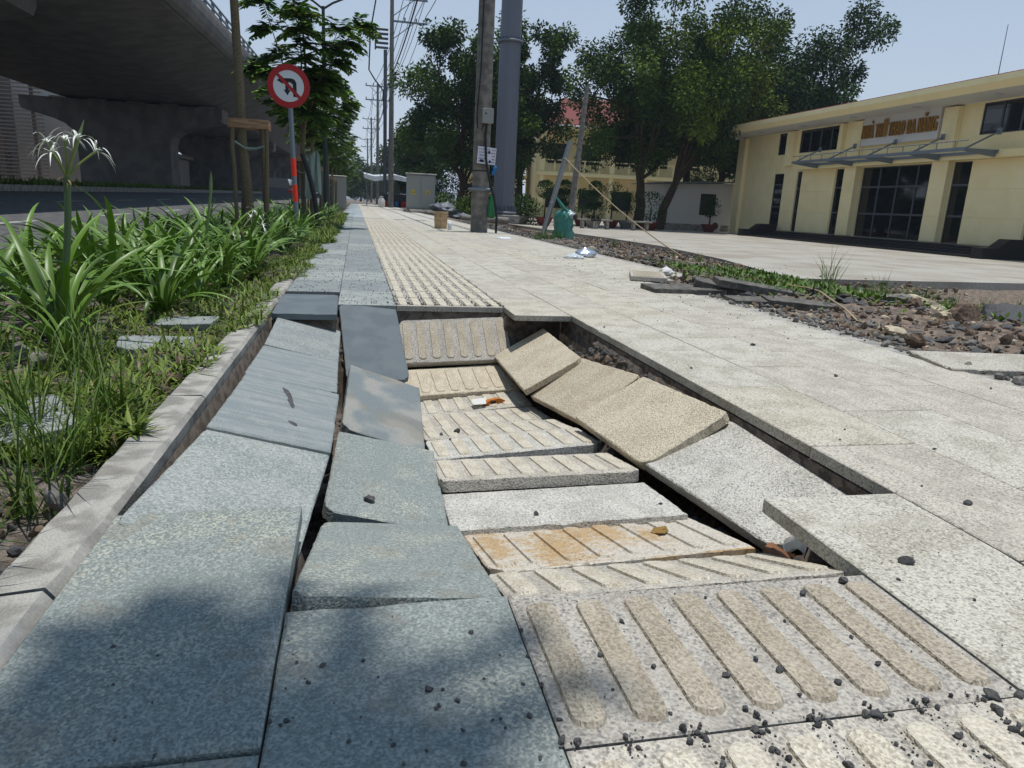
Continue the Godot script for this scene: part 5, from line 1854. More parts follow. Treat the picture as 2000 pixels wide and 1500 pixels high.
# ---------------------------------------------------------------- planting strip
func bed_y(x: float, z: float) -> float:
	return -.045 + .018 * sin(x * 5.1 + z * 3.3) + .012 * sin(x * 11.0 - z * 7.7)
func blade(mb: MB, p: Vector3, d: Vector3, l: float, w: float, droop: float, seg := 4):
	# arching ribbon with a pointed tip
	var side := d.cross(Vector3.UP).normalized()
	if side.length() < .1: side = Vector3.RIGHT
	var q := p
	var dir := d.normalized()
	var k0 := mb.v.size()
	var flip := false
	for k in seg + 1:
		var t := float(k) / seg
		var ww := w * (1.0 - pow(t, 2.2)) * (.55 + .9 * minf(t * 2.5, .5))
		var nn := dir.cross(side).normalized()
		if k == 0: flip = nn.y < 0
		if flip: nn = -nn
		mb.vert(q - side * ww, (nn - side * .25).normalized(), Vector2(0, t))
		mb.vert(q + side * ww, (nn + side * .25).normalized(), Vector2(1, t))
		q += dir * l / seg
		dir = (dir + Vector3(0, -droop / seg, 0)).normalized()
	for k in seg:
		var a := k0 + k * 2
		if flip: mb.i.append_array([a, a + 2, a + 1, a + 1, a + 2, a + 3])
		else: mb.i.append_array([a, a + 1, a + 2, a + 1, a + 3, a + 2])
var lily_leaves := []
func lily_leaf(l: float, w: float, start: float, droop: float, tone: Color) -> ArrayMesh:
	# strap leaf, channelled, growing along +x from the origin
	var mb := MB.new()
	var seg := 12
	var q := Vector3(.015, 0, 0)
	var an := start
	var rows := []
	for k in seg + 1:
		var t := float(k) / seg
		var ww := w * (.62 + .38 * sin(minf(t * 1.6, 1.0) * PI / 2)) * (1.0 - pow(t, 4.0))
		var dir := Vector3(cos(an), sin(an), 0)
		var nn := Vector3(-sin(an), cos(an), 0)
		var fold := .35 * (1 - t * .7)
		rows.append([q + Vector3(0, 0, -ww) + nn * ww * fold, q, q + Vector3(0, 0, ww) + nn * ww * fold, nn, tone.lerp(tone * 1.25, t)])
		q += dir * l / seg
		an -= droop / seg * (.4 + 1.2 * t)
	for k in seg + 1:
		var t := float(k) / seg
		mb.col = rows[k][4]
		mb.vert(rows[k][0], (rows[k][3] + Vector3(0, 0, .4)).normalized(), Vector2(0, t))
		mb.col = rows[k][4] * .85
		mb.vert(rows[k][1], rows[k][3], Vector2(.5, t))
		mb.col = rows[k][4]
		mb.vert(rows[k][2], (rows[k][3] - Vector3(0, 0, .4)).normalized(), Vector2(1, t))
	for k in seg:
		var a := k * 3
		mb.i.append_array([a, a + 3, a + 1, a + 1, a + 3, a + 4, a + 1, a + 4, a + 2, a + 2, a + 4, a + 5])
	return mb.mesh()
func lily(label: String, at: Vector3, sc: float, n: int) -> Node3D:
	if lily_leaves.is_empty():
		for k in 16:
			lily_leaves.append(lily_leaf(rr(.46, .74), rr(.013, .0215), rr(.7, 1.3), rr(1.0, 2.5), Color(.078, .14, .02) * rr(.7, 1.55)))
		for k in 3: lily_leaves.append(lily_leaf(rr(.4, .55), rr(.016, .022), rr(.3, .6), rr(.8, 1.2), Color(.10, .13, .02)))
	var o := thing("spider_lily", label, "plant", at, 0.0, "spider lilies in the planting strip")
	for k in int(n * 1.35):
		var which := rng.randi() % 16 if rng.randf() < .94 else 16 + rng.randi() % 3
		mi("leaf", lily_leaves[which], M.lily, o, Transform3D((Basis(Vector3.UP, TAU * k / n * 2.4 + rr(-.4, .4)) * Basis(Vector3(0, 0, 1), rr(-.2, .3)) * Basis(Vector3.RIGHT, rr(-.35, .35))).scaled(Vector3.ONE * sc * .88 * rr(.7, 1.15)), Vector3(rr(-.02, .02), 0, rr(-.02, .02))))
	return o
func flower_stalk(o: Node3D, base: Vector3, head: Vector3, tips: Array):
	var m := MB.new()
	var pts := []
	for k in 8:
		var t := k / 7.0
		pts.append(base.lerp(head, t) + Vector3(.012 * sin(t * PI), 0, 0))
	m.tube(pts, [.0135, .0132, .013, .0128, .0125, .012, .0118, .013], 10)
	var gm := plain(Color(.30, .40, .24), .5)
	mi("flower_stalk", m.mesh(), gm, o)
	m = MB.new()
	for k in 14:
		m.col = Color(.22, .15, .06)
		blade(m, head + Vector3(0, -.005, 0), Vector3(rr(-1, 1), rr(-.6, .5), rr(-1, 1)), rr(.03, .06), .004, 1.5, 3)
	mi("dry_bract", m.mesh(), M.grass, o)
	for t: Vector3 in tips:
		m = MB.new()
		m.tube([head, head.lerp(t, .5) + Vector3(0, .008, 0), t], [.0042, .004, .0048], 6)
		var pd := mi("flower", m.mesh(), plain(Color(.42, .48, .22), .5), o)
		m = MB.new()
		var up := (t - head).normalized()
		for k in 7:
			var an := TAU * k / 7.0 + rr(-.3, .3)
			var s1 := up.cross(Vector3.FORWARD).normalized()
			var s2 := up.cross(s1)
			m.col = Color(.78, .80, .74)
			blade(m, t, (up * .75 + (s1 * cos(an) + s2 * sin(an))).normalized(), rr(.085, .12), .0034, rr(1.6, 2.8), 7)
		for k in 5:
			m.col = Color(.85, .86, .8)
			blade(m, t, (up + Vector3(rr(-.5, .5), 0, rr(-.5, .5))).normalized(), .03, .008, 1.2, 3)
		mi("petals", m.mesh(), M.petal, pd)
func at_depth(x: float, y: float, z: float) -> Vector3:
	var d := ray(x, y)
	return EYE + d * (z / d.z)

func build_planting():
	var s := MB.new()
	var nx := 28
	var zs := []
	var z := 1.2
	while z > -75: zs.append(z); z -= .07 if z > -7 else 1.5
	for b in zs.size():
		for a in nx + 1:
			var x := lerpf(-.515, -2.33, a / float(nx))
			s.vert(Vector3(x, bed_y(x, zs[b]) + rr(-.006, .006), zs[b]), Vector3(rr(-.1, .1), 1, rr(-.1, .1)).normalized())
	for b in zs.size() - 1:
		for a in nx:
			var k := b * (nx + 1) + a
			s.i.append_array([k, k + 1, k + nx + 1, k + 1, k + nx + 2, k + nx + 1])
	tag(mi("planting_soil", s.mesh(), M.soil, self), "", "", "", "structure")
	# spider lilies
	var first := lily("spider lily with a tall flower stalk in full bloom", Vector3(-1.13, -.05, -3.05), 1.0, 18)
	var base := Vector3.ZERO
	var P := first.position
	var head := at_depth(131, 347, -3.0) - P
	flower_stalk(first, at_depth(118, 600, -3.02) - P, head, [at_depth(150, 272, -2.98) - P, at_depth(92, 279, -3.03) - P, at_depth(127, 275, -3.0) - P, at_depth(187, 296, -3.05) - P, at_depth(102, 300, -2.95) - P])
	var sp := MB.new()
	sp.tube([head, head.lerp(at_depth(163, 236, -3.02) - P, .7), at_depth(164, 234, -3.02) - P], [.004, .0075, .001], 6)
	mi("flower_bud", sp.mesh(), plain(Color(.45, .52, .36), .5), first)
	var near := [[-.78, -4.6, .8, 18, ""], [-.72, -5.4, .8, 18, ""], [-1.25, -3.35, .95, 20, ""], [-1.75, -3.0, .95, 18, ""], [-1.25, -4.0, .95, 20, ""], [-1.7, -3.75, .95, 18, ""], [-1.25, -4.65, .95, 20, ""], [-.95, -5.2, .9, 20, ""], [-1.3, -5.3, .95, 20, ""], [-1.75, -5.3, .95, 18, ""], [-.85, -4.1, .75, 16, ""], [-1.8, -4.5, .95, 18, ""], [-1.0, -2.72, .8, 12, "spider lily at the edge of the slab fragments beside the blooming one"], [-1.55, -2.9, 1.0, 16, ""], [-.93, -3.75, 1.0, 18, "spider lily with a broad pale bent leaf near the kerb"], [-1.42, -3.6, 1.0, 16, ""], [-1.95, -3.3, 1.05, 16, ""], [-1.0, -4.35, 1.0, 17, ""], [-1.5, -4.3, 1.0, 17, ""], [-2.0, -4.1, 1.0, 15, ""], [-1.05, -4.95, 1.0, 17, ""], [-1.6, -4.95, 1.0, 16, ""], [-2.1, -4.8, 1.0, 15, ""]]
	for q: Array in near:
		lily(q[4] if q[4] else "strap-leaved spider lily in the front rows of the planting", Vector3(q[0], -.05, q[1]), q[2], q[3])
	var bud := lily("spider lily carrying a single closed bud", Vector3(-1.0, -.05, -5.5), 1.0, 16)
	var bp := MB.new()
	var b0 := at_depth(402, 470, -5.5) - bud.position
	var b1 := at_depth(412, 372, -5.5) - bud.position
	bp.tube([b0, b1, b1 + Vector3(0, .03, 0), b1 + Vector3(.004, .08, 0), b1 + Vector3(.006, .13, 0)], [.010, .009, .012, .009, .002], 8)
	mi("flower_stalk", bp.mesh(), plain(Color(.42, .50, .28), .5), bud)
	var fl := lily("spider lily with drooping spent flowers beside the tree stakes", Vector3(-.85, -.05, -6.1), 1.0, 15)
	flower_stalk(fl, Vector3.ZERO, at_depth(470, 452, -6.0) - fl.position, [at_depth(498, 418, -6.0) - fl.position, at_depth(512, 440, -5.95) - fl.position, at_depth(490, 425, -6.1) - fl.position])
	z = -5.5
	while z > -32.0:
		var step := .5 if z > -14 else .9
		for x: float in [-.85, -1.2, -1.6, -2.05]:
			if z > -6.0 and x > -1.0: continue
			lily("strap-leaved spider lily in the long row beside the road", Vector3(x + rr(-.14, .14), -.05, z + rr(-.15, .15)), rr(.85, 1.05), 16 if z > -10 else 11)
		z -= step
	# creeping grass that spills over the kerb
	var g := MB.new()
	var cl := FastNoiseLite.new()
	cl.seed = 77
	cl.frequency = 2.6
	for k in 46000:
		var zz := -1.7 - pow(rng.randf(), 1.9) * 24.0
		var front := zz > -6.0
		var x := -.44 - (rng.randf() * .85 if front else absf(rng.randfn()) * .2)
		var over := .05 * sin(zz * 3.1) + .045 * sin(zz * 7.3 + 1.0) + (.05 if zz < -5.2 else -.01) + (.05 if zz < -9 else 0.0)
		x += over
		if zz > -2.3 and x > -.55: x -= .12
		var dens := cl.get_noise_2d(x * 1.5, zz) + (.25 if x > -.75 else .0) + (.2 if zz < -2.6 else -.05)
		if front and dens < rr(-.15, .25): continue
		if x > -.405 and zz > -4.2: continue
		var y := .0 if x > -.515 else bed_y(x, zz)
		var d := Vector3(rr(-1, 1), rr(.05, .75), rr(-1, 1)).normalized()
		g.col = Color(.085, .145, .018).lerp(Color(.16, .205, .025), rng.randf()) * rr(.5, 1.3)
		if rng.randf() < .06: g.col = Color(.22, .18, .08) * rr(.6, 1.2)
		var sc := 1.0 if zz > -9 else 1.6
		blade(g, Vector3(x, y, zz), d, rr(.03, .09) * sc, rr(.003, .0068) * sc, rr(.3, 1.1), 2)
	tag(mi("creeping_grass", g.mesh(), M.grass, self), "bright creeping grass along the planting kerb", "grass", "", "stuff")
	# tall tufts near the kerb
	var tufts := [[-.60, -1.10, .24, 40], [-.72, -1.32, .30, 45], [-.60, -1.42, .26, 55], [-.82, -1.55, .34, 50], [-.63, -1.66, .28, 65], [-.78, -1.85, .33, 60], [-.93, -1.75, .36, 45], [-.62, -1.98, .22, 50], [-1.0, -2.1, .36, 40], [-.78, -2.25, .26, 45], [-.60, -1.0, .2, 30], [-1.05, -1.6, .4, 30], [-.66, -.86, .3, 24], [-.95, -2.55, .26, 40]]
	for t: Array in tufts:
		var m := MB.new()
		for k in t[3]:
			var a := rr(0, TAU)
			var d := Vector3(cos(a) * rr(.1, .75), 1, sin(a) * rr(.1, .75)).normalized()
			m.col = Color(.055, .115, .016).lerp(Color(.12, .17, .03), rng.randf()) * rr(.7, 1.25)
			blade(m, Vector3(rr(-.045, .045), 0, rr(-.045, .045)), d, t[2] * rr(.55, 1.25), rr(.0016, .0032), rr(.4, 1.9), 6)
		tag(mi("grass_tuft", m.mesh(), M.grass, self, Transform3D(Basis(), Vector3(t[0], bed_y(t[0], t[1]), t[1]))), "tall wispy grass tuft by the bare end of the planting kerb", "grass tuft", "tall grass tufts beside the kerb")
	# slab pieces thrown into the bed
	for q: Array in [[305, 668, -.03, .2, .27, .24, -.05, "light grey slab piece lying in the creeping grass"], [362, 625, -.03, -.1, .27, .18, .05, "grey slab piece half hidden below the lilies"], [5, 825, -.02, .5, .28, .30, .14, "pale slab piece leaning in the tall grass"], [25, 560, .0, .1, .2, .1, .0, "small grey slab piece by the lilies"]]:
		var p := on_level(q[0], q[1], q[2])
		tag(mi("slab_fragment", slab_mesh(q[4], q[5], .03, 2.0, Vector2(rr(0, 1), 0)), M.grey[0], self, at_xf(p, Vector3(.03, q[3], q[6]))), q[7], "slab fragment", "slab pieces in the planting strip")
	# clods and stones in the bed
	var st := stone_mesh(61)
	var st2 := stone_mesh(63)
	var mm := [[], []]
	for k in 900:
		var x := rr(-1.5, -.52)
		var zz := rr(-3.2, -.8)
		var sz := rr(.005, .018)
		mm[k % 2].append(at_xf(Vector3(x, bed_y(x, zz) + sz * .3, zz), Vector3(rr(0, 6), rr(0, 6), rr(0, 6)), sz))
	scatter("bed_gravel", st, mm[0], M.stone_dark, "dark chippings lying on the soil of the planting strip", "gravel")
	scatter("bed_clods", st2, mm[1], M.stone_brown, "brown clods on the soil of the planting strip", "soil")
	for q: Array in [[110, 975, .03], [40, 690, .045], [75, 700, .035], [25, 660, .04]]:
		var p := on_level(q[0], q[1], -.02)
		tag(mi("bed_stone", stone_mesh(70 + int(q[0])), M.stone_mid, self, at_xf(p, Vector3(rr(0, 3), rr(0, 3), 0), q[2])), "fist-sized grey stone among the grass of the planting strip", "stone", "stones in the planting strip")

# ---------------------------------------------------------------- verge of rubble on the other side
var vn := FastNoiseLite.new()
func verge_y(x: float, z: float) -> float:
	var n := vn.get_noise_2d(x, z)
	var n2 := vn.get_noise_2d(x * 3.7 + 40, z * 3.7)
	var y := lerpf(-.035, -.40, smoothstep(3.4, 7.0, x))
	y += .05 * exp(-pow((x - 3.5) / .75, 2)) * smoothstep(-1.5, -3.0, z) * (1.0 if z > -9 else .5)
	var amp := smoothstep(2.45, 2.9, x) if z > -6.03 else smoothstep(3.1, 3.5, x)
	y += (n * .05 + n2 * .022) * amp
	if z < -6.03 and x < 3.14: y = minf(y, -.07)
	return y
func verge_grid(xa: float, xb: float, za: float, zb: float, st: float, drop: float) -> MB:
	var mb := MB.new()
	var nx := int((xb - xa) / st)
	var nz_ := int((za - zb) / st)
	for b in nz_ + 1:
		for a in nx + 1:
			var x := xa + a * st
			var z := za - b * st
			var y := verge_y(x, z) - drop
			mb.vert(Vector3(x, y, z), Vector3(verge_y(x - .04, z) - verge_y(x + .04, z), .08, verge_y(x, z - .04) - verge_y(x, z + .04)).normalized())
	for b in nz_:
		for a in nx:
			var k := b * (nx + 1) + a
			mb.i.append_array([k, k + nx + 1, k + 1, k + 1, k + nx + 1, k + nx + 2])
	return mb
func build_right_verge():
	tag(mi("rubble_verge", verge_grid(2.46, 7.0, -1.0, -13.0, .055, 0).mesh(), M.rubble_ground, self), "", "", "", "structure")
	tag(mi("outer_verge", verge_grid(2.46, 20.0, 2.0, -60.0, .5, .05).mesh(), M.rubble_ground, self), "", "", "", "structure")
	# rubble too small to pick apart
	var kinds := [[stone_mesh(11), M.stone_mid, .010, .035, "broken_rubble", "grey broken stone strewn over the verge"], [stone_mesh(12, 1, .5), M.stone_dark, .012, .045, "slate_rubble", "flat dark slate flakes strewn over the verge"], [stone_mesh(13), M.stone_brown, .012, .05, "earth_clods", "brown earth clods strewn over the verge"], [stone_mesh(14), M.stone_pale, .008, .03, "pale_rubble", "pale mortar crumbs strewn over the verge"]]
	for kk in 4:
		var q: Array = kinds[kk]
		var xs := []
		for k in ([6000, 3400, 7500, 2300][kk]):
			var z := -1.6 - pow(rng.randf(), 1.3) * 22.0
			var x := (2.53 if z > -6.0 else 3.15) + pow(rng.randf(), 1.3) * 4.8
			if z < -9: x += rr(0, 1.5)
			if kk == 0 and rng.randf() < .6: x = (2.42 if z > -6 else 2.95) + absf(rng.randfn()) * .35
			var s := lerpf(q[2] * .7, q[3] * .85, pow(rng.randf(), 2.4)) * (1.0 if z > -8 else 1.4)
			xs.append(at_xf(Vector3(x, maxf(verge_y(x, z), -.005 if x < 2.5 else -9.0) + s * .25, z), Vector3(rr(0, 6), rr(0, 6), rr(0, 6)) if kk != 1 else Vector3(rr(-.4, .4), rr(0, 6), rr(-.4, .4)), s))
		scatter(q[4], q[0], xs, q[1], q[5], "rubble")
	# larger stones, one by one
	var labs := [["grey rubble_stone", M.stone_mid], ["dark", M.stone_dark], ["brown", M.stone_brown], ["pale", M.stone_pale]]
	var meshes := []
	for k in 8: meshes.append(stone_mesh(30 + k, 2))
	for k in 75:
		var z := -2.2 - pow(rng.randf(), 1.2) * 9.0
		var x := (2.62 if z > -6.0 else 3.25) + pow(rng.randf(), 1.1) * 2.4
		var s := rr(.026, .055) * (1.3 if rng.randf() < .15 else 1.0)
		var which := rng.randi() % 4
		if which == 3 and rng.randf() < .6: which = 1
		var nm: String = ["grey", "dark slate-coloured", "brown earthy", "pale mortar-covered"][which]
		tag(mi("rubble_stone", meshes[k % 8], labs[which][1], self, at_xf(Vector3(x, verge_y(x, z) + s * .3, z), Vector3(rr(0, 6), rr(0, 6), rr(0, 6)), s)), nm + " stone lying in the rubble of the verge", "stone", nm + " stones in the rubble verge")
	# single stones one can point to
	for q: Array in [[1750, 663, .075, "tan elongated stone standing at the edge of the rubble", M.stone_pale], [1805, 607, .13, "large cream-coloured rock in the grassy rubble", M.stone_pale], [1745, 600, .15, "broad grey-brown rock beside the cream-coloured one", M.stone_mid], [1845, 632, .08, "cream and brown broken lump among dark slate", M.stone_pale], [1390, 530, .09, "grey lump of concrete behind the stacked slabs", M.stone_mid], [1415, 495, .10, "reddish-brown brick-like lump on the edge of the forecourt", M.stone_red], [1880, 640, .12, "rust-brown clod heap among the slate", M.stone_brown], [1960, 630, .13, "dark slate heap by the grass tuft", M.stone_dark]]:
		var p := on_level(q[0], q[1], -.02)
		p.y = verge_y(p.x, p.z) + q[2] * .25
		tag(mi("marked_stone", stone_mesh(int(q[0]), 2, .8), q[4], self, at_xf(p, Vector3(.1, q[0], .2), q[2])), q[3], "stone")
	# discarded slabs
	var ds := [[1335, 560, .035, 0.02, 0.0, .56, .3, M.dirty_slab, "flat grey slab lying on the pavement edge at the rubble"], [1418, 557, .055, .5, -.18, .46, .26, M.dirty_slab, "dark slab tilted against the flat one in the slab heap"], [1480, 556, .075, .30, -.12, .62, .28, M.dirty_slab, "long dark slab on top of the slab heap"], [1475, 583, .02, .12, 0.0, .36, .25, M.dirty_slab, "short dark slab at the bottom of the slab heap"], [1585, 590, .02, .35, -.05, .62, .26, M.dirty_slab, "grey slab lying beyond the slab heap along the rubble"], [1960, 706, .02, .25, .02, .62, .34, M.walk[1], "pale granite slab with a dark broken side in the rubble"]]
	for q: Array in ds:
		var p := on_level(q[0], q[1], q[2])
		tag(mi("discarded_slab", slab_mesh(q[5], q[6], .05, 2.0, Vector2(rr(0, 1), 0)), q[7], self, at_xf(p, Vector3(.02, q[3] * -1.0, q[4]))), q[8], "paving slab", "slabs dumped on the verge")
	var tsl := thing("dumped_ribbed_slab", "pale ribbed slab dumped at the pavement edge", "paving slab", on_level(1265, 535, .04), -.12)
	tsl.rotation.y = PI / 2 - .35
	mi("slab", slab_mesh(.592, .3, .035, 1.0), M.tact[0], tsl)
	add_bars(tsl, M.bar[0])
	# weeds: creeping cover in patches
	var w := MB.new()
	for c: Array in [[1420, 575, .45], [1480, 560, .5], [1560, 545, .55], [1620, 560, .6], [1680, 570, .6], [1740, 565, .5], [1350, 540, .35], [1960, 575, .6], [1995, 590, .5], [1660, 600, .35], [1860, 610, .3], [1540, 575, .35], [1600, 555, .5], [1700, 560, .6], [1780, 580, .5], [1900, 590, .45], [1450, 548, .5], [1990, 640, .4]]:
		var p := on_level(c[0], c[1], -.06)
		for k in 650:
			var x: float = p.x + rng.randfn() * c[2] * .6
			var z: float = p.z + rng.randfn() * c[2] * .9
			if x < 2.75: continue
			w.col = Color(.055, .12, .016).lerp(Color(.12, .18, .02), rng.randf()) * rr(.6, 1.2)
			var d := Vector3(rr(-1, 1), rr(.1, .9), rr(-1, 1)).normalized()
			w.leaf(Vector3(x, verge_y(x, z) + rr(0, .03), z), d, d.cross(Vector3.UP).normalized(), rr(.03, .07), rr(.008, .016))
	tag(mi("creeping_weeds", w.mesh(), M.grass, self), "low green weeds creeping over the rubble verge", "weeds", "", "stuff")
	var tf := [[1618, 548, .5, 26, .005, "long-bladed grass clump spreading over the weeds"], [1722, 575, .28, 60, .003, "upright grass tuft among the weeds"], [1765, 568, .25, 40, .003, "upright grass tuft among the weeds"], [1800, 596, .20, 110, .0025, "dense dark grass tuft beside the cream-coloured rock"], [1863, 571, .28, 110, .0025, "dense grass tuft at the forecourt edge"], [1935, 560, .28, 60, .0025, "thin seeding grass tuft at the forecourt edge"], [1992, 625, .28, 70, .003, "grass tuft beside the dark slate heap"], [1200, 468, .25, 30, .006, "small weed clump on bare rubble"], [1318, 482, .25, 50, .006, "small weed clump on bare rubble"], [1366, 491, .22, 40, .006, "small weed clump on bare rubble"], [1690, 598, .16, 50, .003, "short grass tuft before the broad grey-brown rock"]]
	for t: Array in tf:
		var p := on_level(t[0], t[1], -.05)
		p.y = verge_y(p.x, p.z)
		var m := MB.new()
		for k in t[3]:
			var a := rr(0, TAU)
			var d := Vector3(cos(a) * rr(.05, .8), 1, sin(a) * rr(.05, .8)).normalized()
			m.col = Color(.06, .12, .018).lerp(Color(.13, .17, .035), rng.randf()) * rr(.7, 1.2)
			blade(m, Vector3(rr(-.06, .06), 0, rr(-.06, .06)), d, t[2] * rr(.5, 1.2), t[4] * rr(.7, 1.2), rr(.2, 1.2), 5)
		tag(mi("weed_tuft", m.mesh(), M.grass, self, Transform3D(Basis(), p)), t[5], "grass tuft", "grass and weed tufts on the verge")
	var m2 := MB.new()
	for k in 150:
		m2.col = Color(.055, .115, .016) * rr(.7, 1.4)
		blade(m2, Vector3(rr(-.3, .3), 0, rr(-.12, .12)), Vector3(rr(-.5, .5), 1, rr(-.4, .4)).normalized(), rr(.15, .32), .006, rr(.3, 1.4), 5)
	tag(mi("pipe_grass_tuft", m2.mesh(), M.grass, self, Transform3D(Basis(), Vector3(3.42, -.06, -12.6))), "wide grass tuft at the foot of the leaning pipe and green sack", "grass tuft")

# ---------------------------------------------------------------- small things
func surface_at(x: float, y: float) -> Array:   # nearest slab or pavement along a pixel's ray
	var d := ray(x, y)
	var best := -EYE.y / d.y
	var p0 := EYE + d * best
	var nrm := Vector3.UP
	var in_hole := p0.x > -.406 and p0.x < 1.118 and p0.z < -.93 and p0.z > -3.88
	if in_hole: best = 99.0
	for r: Array in SLABS:
		var xf := slab_xf(r)
		var n: Vector3 = xf.basis.y
		var t := n.dot(xf.origin - EYE) / n.dot(d)
		if t <= 0 or t > best: continue
		var lp := xf.affine_inverse() * (EYE + d * t)
		var tact := String(r[0])[0] == "T"
		if absf(lp.x) < (.29 if tact else .15) and absf(lp.z) < (.145 if tact else .3):
			best = t
			nrm = n
	if best > 50: return []
	return [EYE + d * best, nrm]
func bag_mesh(seed_: int, r: float, h: float, wob := .25, full := false) -> ArrayMesh:
	var f := FastNoiseLite.new()
	f.seed = seed_
	f.frequency = 2.2
	var mb := MB.new()
	var rows := []
	for a in 13:
		var row := []
		var t := a / 12.0
		var rad := r * (sin(clampf(t * 1.1 + .12, 0, 1) * PI) * .75 + .3 * (1 - t))
		if full: rad = r * (.92 + .08 * sin(t * 9)) * sqrt(maxf(1.0 - pow(t, 6.0), .02))
		for b in 20:
			var an := TAU * b / 20.0
			var d := Vector3(cos(an), 0, sin(an))
			row.append(d * rad * (1.0 + wob * f.get_noise_3d(d.x * 1.5, t * 3, d.z * 1.5)) + Vector3(0, h * t, 0))
		rows.append(row)
	for a in 13:
		for b in 20:
			var du: Vector3 = rows[a][(b + 1) % 20] - rows[a][(b + 19) % 20]
			var dv: Vector3 = rows[mini(a + 1, 12)][b] - rows[maxi(a - 1, 0)][b]
			mb.vert(rows[a][b], dv.cross(du).normalized())
	for a in 12:
		for b in 20:
			var b2 := (b + 1) % 20
			mb.i.append_array([a * 20 + b2, a * 20 + 20 + b, a * 20 + b, a * 20 + b2, a * 20 + 20 + b2, a * 20 + 20 + b])
	var cap := mb.vert(Vector3(0, h, 0), Vector3.UP)
	for b in 20: mb.i.append_array([cap, 240 + b, 240 + (b + 1) % 20])
	return mb.mesh()
func build_small_things():
	# chips of dark stone on the slabs
	var pm := []
	for k in 6: pm.append(stone_mesh(80 + k, 1))
	var seen := [[510, 1125, 10], [518, 1088, 6], [345, 1055, 4], [240, 1177, 8], [298, 1180, 7], [222, 1268, 10], [332, 1188, 5], [351, 1205, 6], [373, 1225, 6], [380, 1246, 6], [309, 1285, 11], [220, 1342, 7], [462, 1324, 5], [497, 1297, 4], [298, 1377, 8], [288, 1374, 5], [279, 1378, 5], [245, 1405, 6], [251, 1412, 6], [299, 1434, 8], [314, 1436, 7], [225, 1450, 7], [257, 1458, 9], [301, 1481, 8], [175, 1490, 7], [172, 1456, 6], [400, 1378, 5], [376, 1428, 5], [548, 1418, 8], [560, 1410, 8], [527, 1412, 9], [580, 1294, 6], [601, 1334, 6], [720, 979, 15], [1047, 1006, 13], [1290, 985, 5], [1345, 1003, 5], [893, 846, 13], [862, 850, 7], [880, 860, 5], [920, 1237, 8], [976, 1281, 6], [837, 1349, 12], [865, 1349, 8], [894, 1371, 9], [857, 1380, 7], [852, 1385, 6], [1022, 1338, 10], [1034, 1400, 9], [978, 1406, 7], [962, 1408, 5], [904, 1428, 6], [987, 1423, 5], [833, 1468, 8], [769, 1457, 7], [788, 1494, 8], [631, 1301, 9], [602, 1335, 6], [681, 1450, 6], [725, 1450, 5], [710, 1291, 6], [738, 1324, 5], [946, 1327, 5], [1055, 1482, 8], [905, 1494, 8], [1018, 1233, 10], [1058, 1340, 7], [1030, 1284, 8], [1092, 1407, 8], [1215, 1216, 8], [1172, 1281, 8], [1197, 1348, 7], [1276, 1303, 8], [1378, 1168, 6], [1568, 1160, 12], [1584, 1160, 6], [1648, 1137, 12], [1476, 1290, 12], [1523, 1310, 10], [1532, 1214, 6], [1663, 1245, 6], [1715, 1297, 8], [1637, 1334, 9], [1562, 1359, 10], [1418, 1321, 9], [1456, 1387, 12], [1309, 1395, 7], [1770, 1100, 17], [1890, 985, 9], [1903, 1173, 7], [1755, 1133, 5], [1857, 1360, 8], [1940, 1364, 17], [1945, 1388, 13], [1990, 1360, 10], [1800, 1392, 12], [1712, 1400, 13], [1740, 1398, 10], [1966, 1412, 9], [1980, 1428, 11], [1870, 1440, 9], [1930, 1480, 9], [1550, 1000, 4], [1700, 975, 5], [1650, 840, 4], [1825, 878, 5], [1470, 675, 6], [1632, 735, 5], [1935, 760, 5], [1350, 720, 4], [1160, 655, 4], [1180, 640, 4], [1800, 950, 4], [1640, 860, 4]]
	var lab := "small dark angular stone chip lying on the paving"
	var grp := "dark stone chips on the paving"
	var n := 0
	for q: Array in seen:
		var s := surface_at(q[0], q[1])
		if s.is_empty(): continue
		var p: Vector3 = s[0]
		var sz: float = q[2] * 1.05 / 1390.0 * p.distance_to(EYE) * .62
		tag(mi("stone_chip", pm[n % 6], M.stone_dark, self, at_xf(p + s[1] * sz * .45, Vector3(rr(-.4, .4), rr(0, 6), rr(-.4, .4)), sz)), lab, "stone chip", grp)
		n += 1
	# gravel caught between the ribs of the nearest ribbed slab
	for k in 130:
		var rib := rng.randi() % 9
		var x := .5095 + (rib - 4) * .0735 + rr(-.014, .014)
		var z := -.31 - rng.randf() * .29
		if rng.randf() < .3: z = -.60 + rr(-.02, .012)
		var sz := rr(.0022, .0052)
		tag(mi("stone_chip", pm[k % 6], M.stone_dark, self, at_xf(Vector3(x, sz * .45, z), Vector3(rr(0, 6), rr(0, 6), rr(0, 6)), sz)), lab, "stone chip", grp)
	var xs := []
	for k in 700:
		var rib := rng.randi() % 9
		var x := .5095 + (rib - 4) * .0735 + rr(-.014, .014)
		var z := -.31 - rng.randf() * .29
		if rng.randf() < .15: z = -.60 + rr(-.02, .012)
		var sz := rr(.0008, .0024)
		xs.append(at_xf(Vector3(x, sz * .5, z), Vector3(rr(0, 6), rr(0, 6), rr(0, 6)), sz))
	for k in 500:
		var x := rr(-.4, 1.1)
		var z := rr(-1.2, -.4)
		var sz := rr(.0006, .0016)
		var in_h: bool = (x < -.097 and z < -1.24) or (x > -.097 and x < .807 and z < -.90)
		if in_h: continue
		xs.append(at_xf(Vector3(x, sz * .5, z), Vector3(rr(0, 6), rr(0, 6), rr(0, 6)), sz))
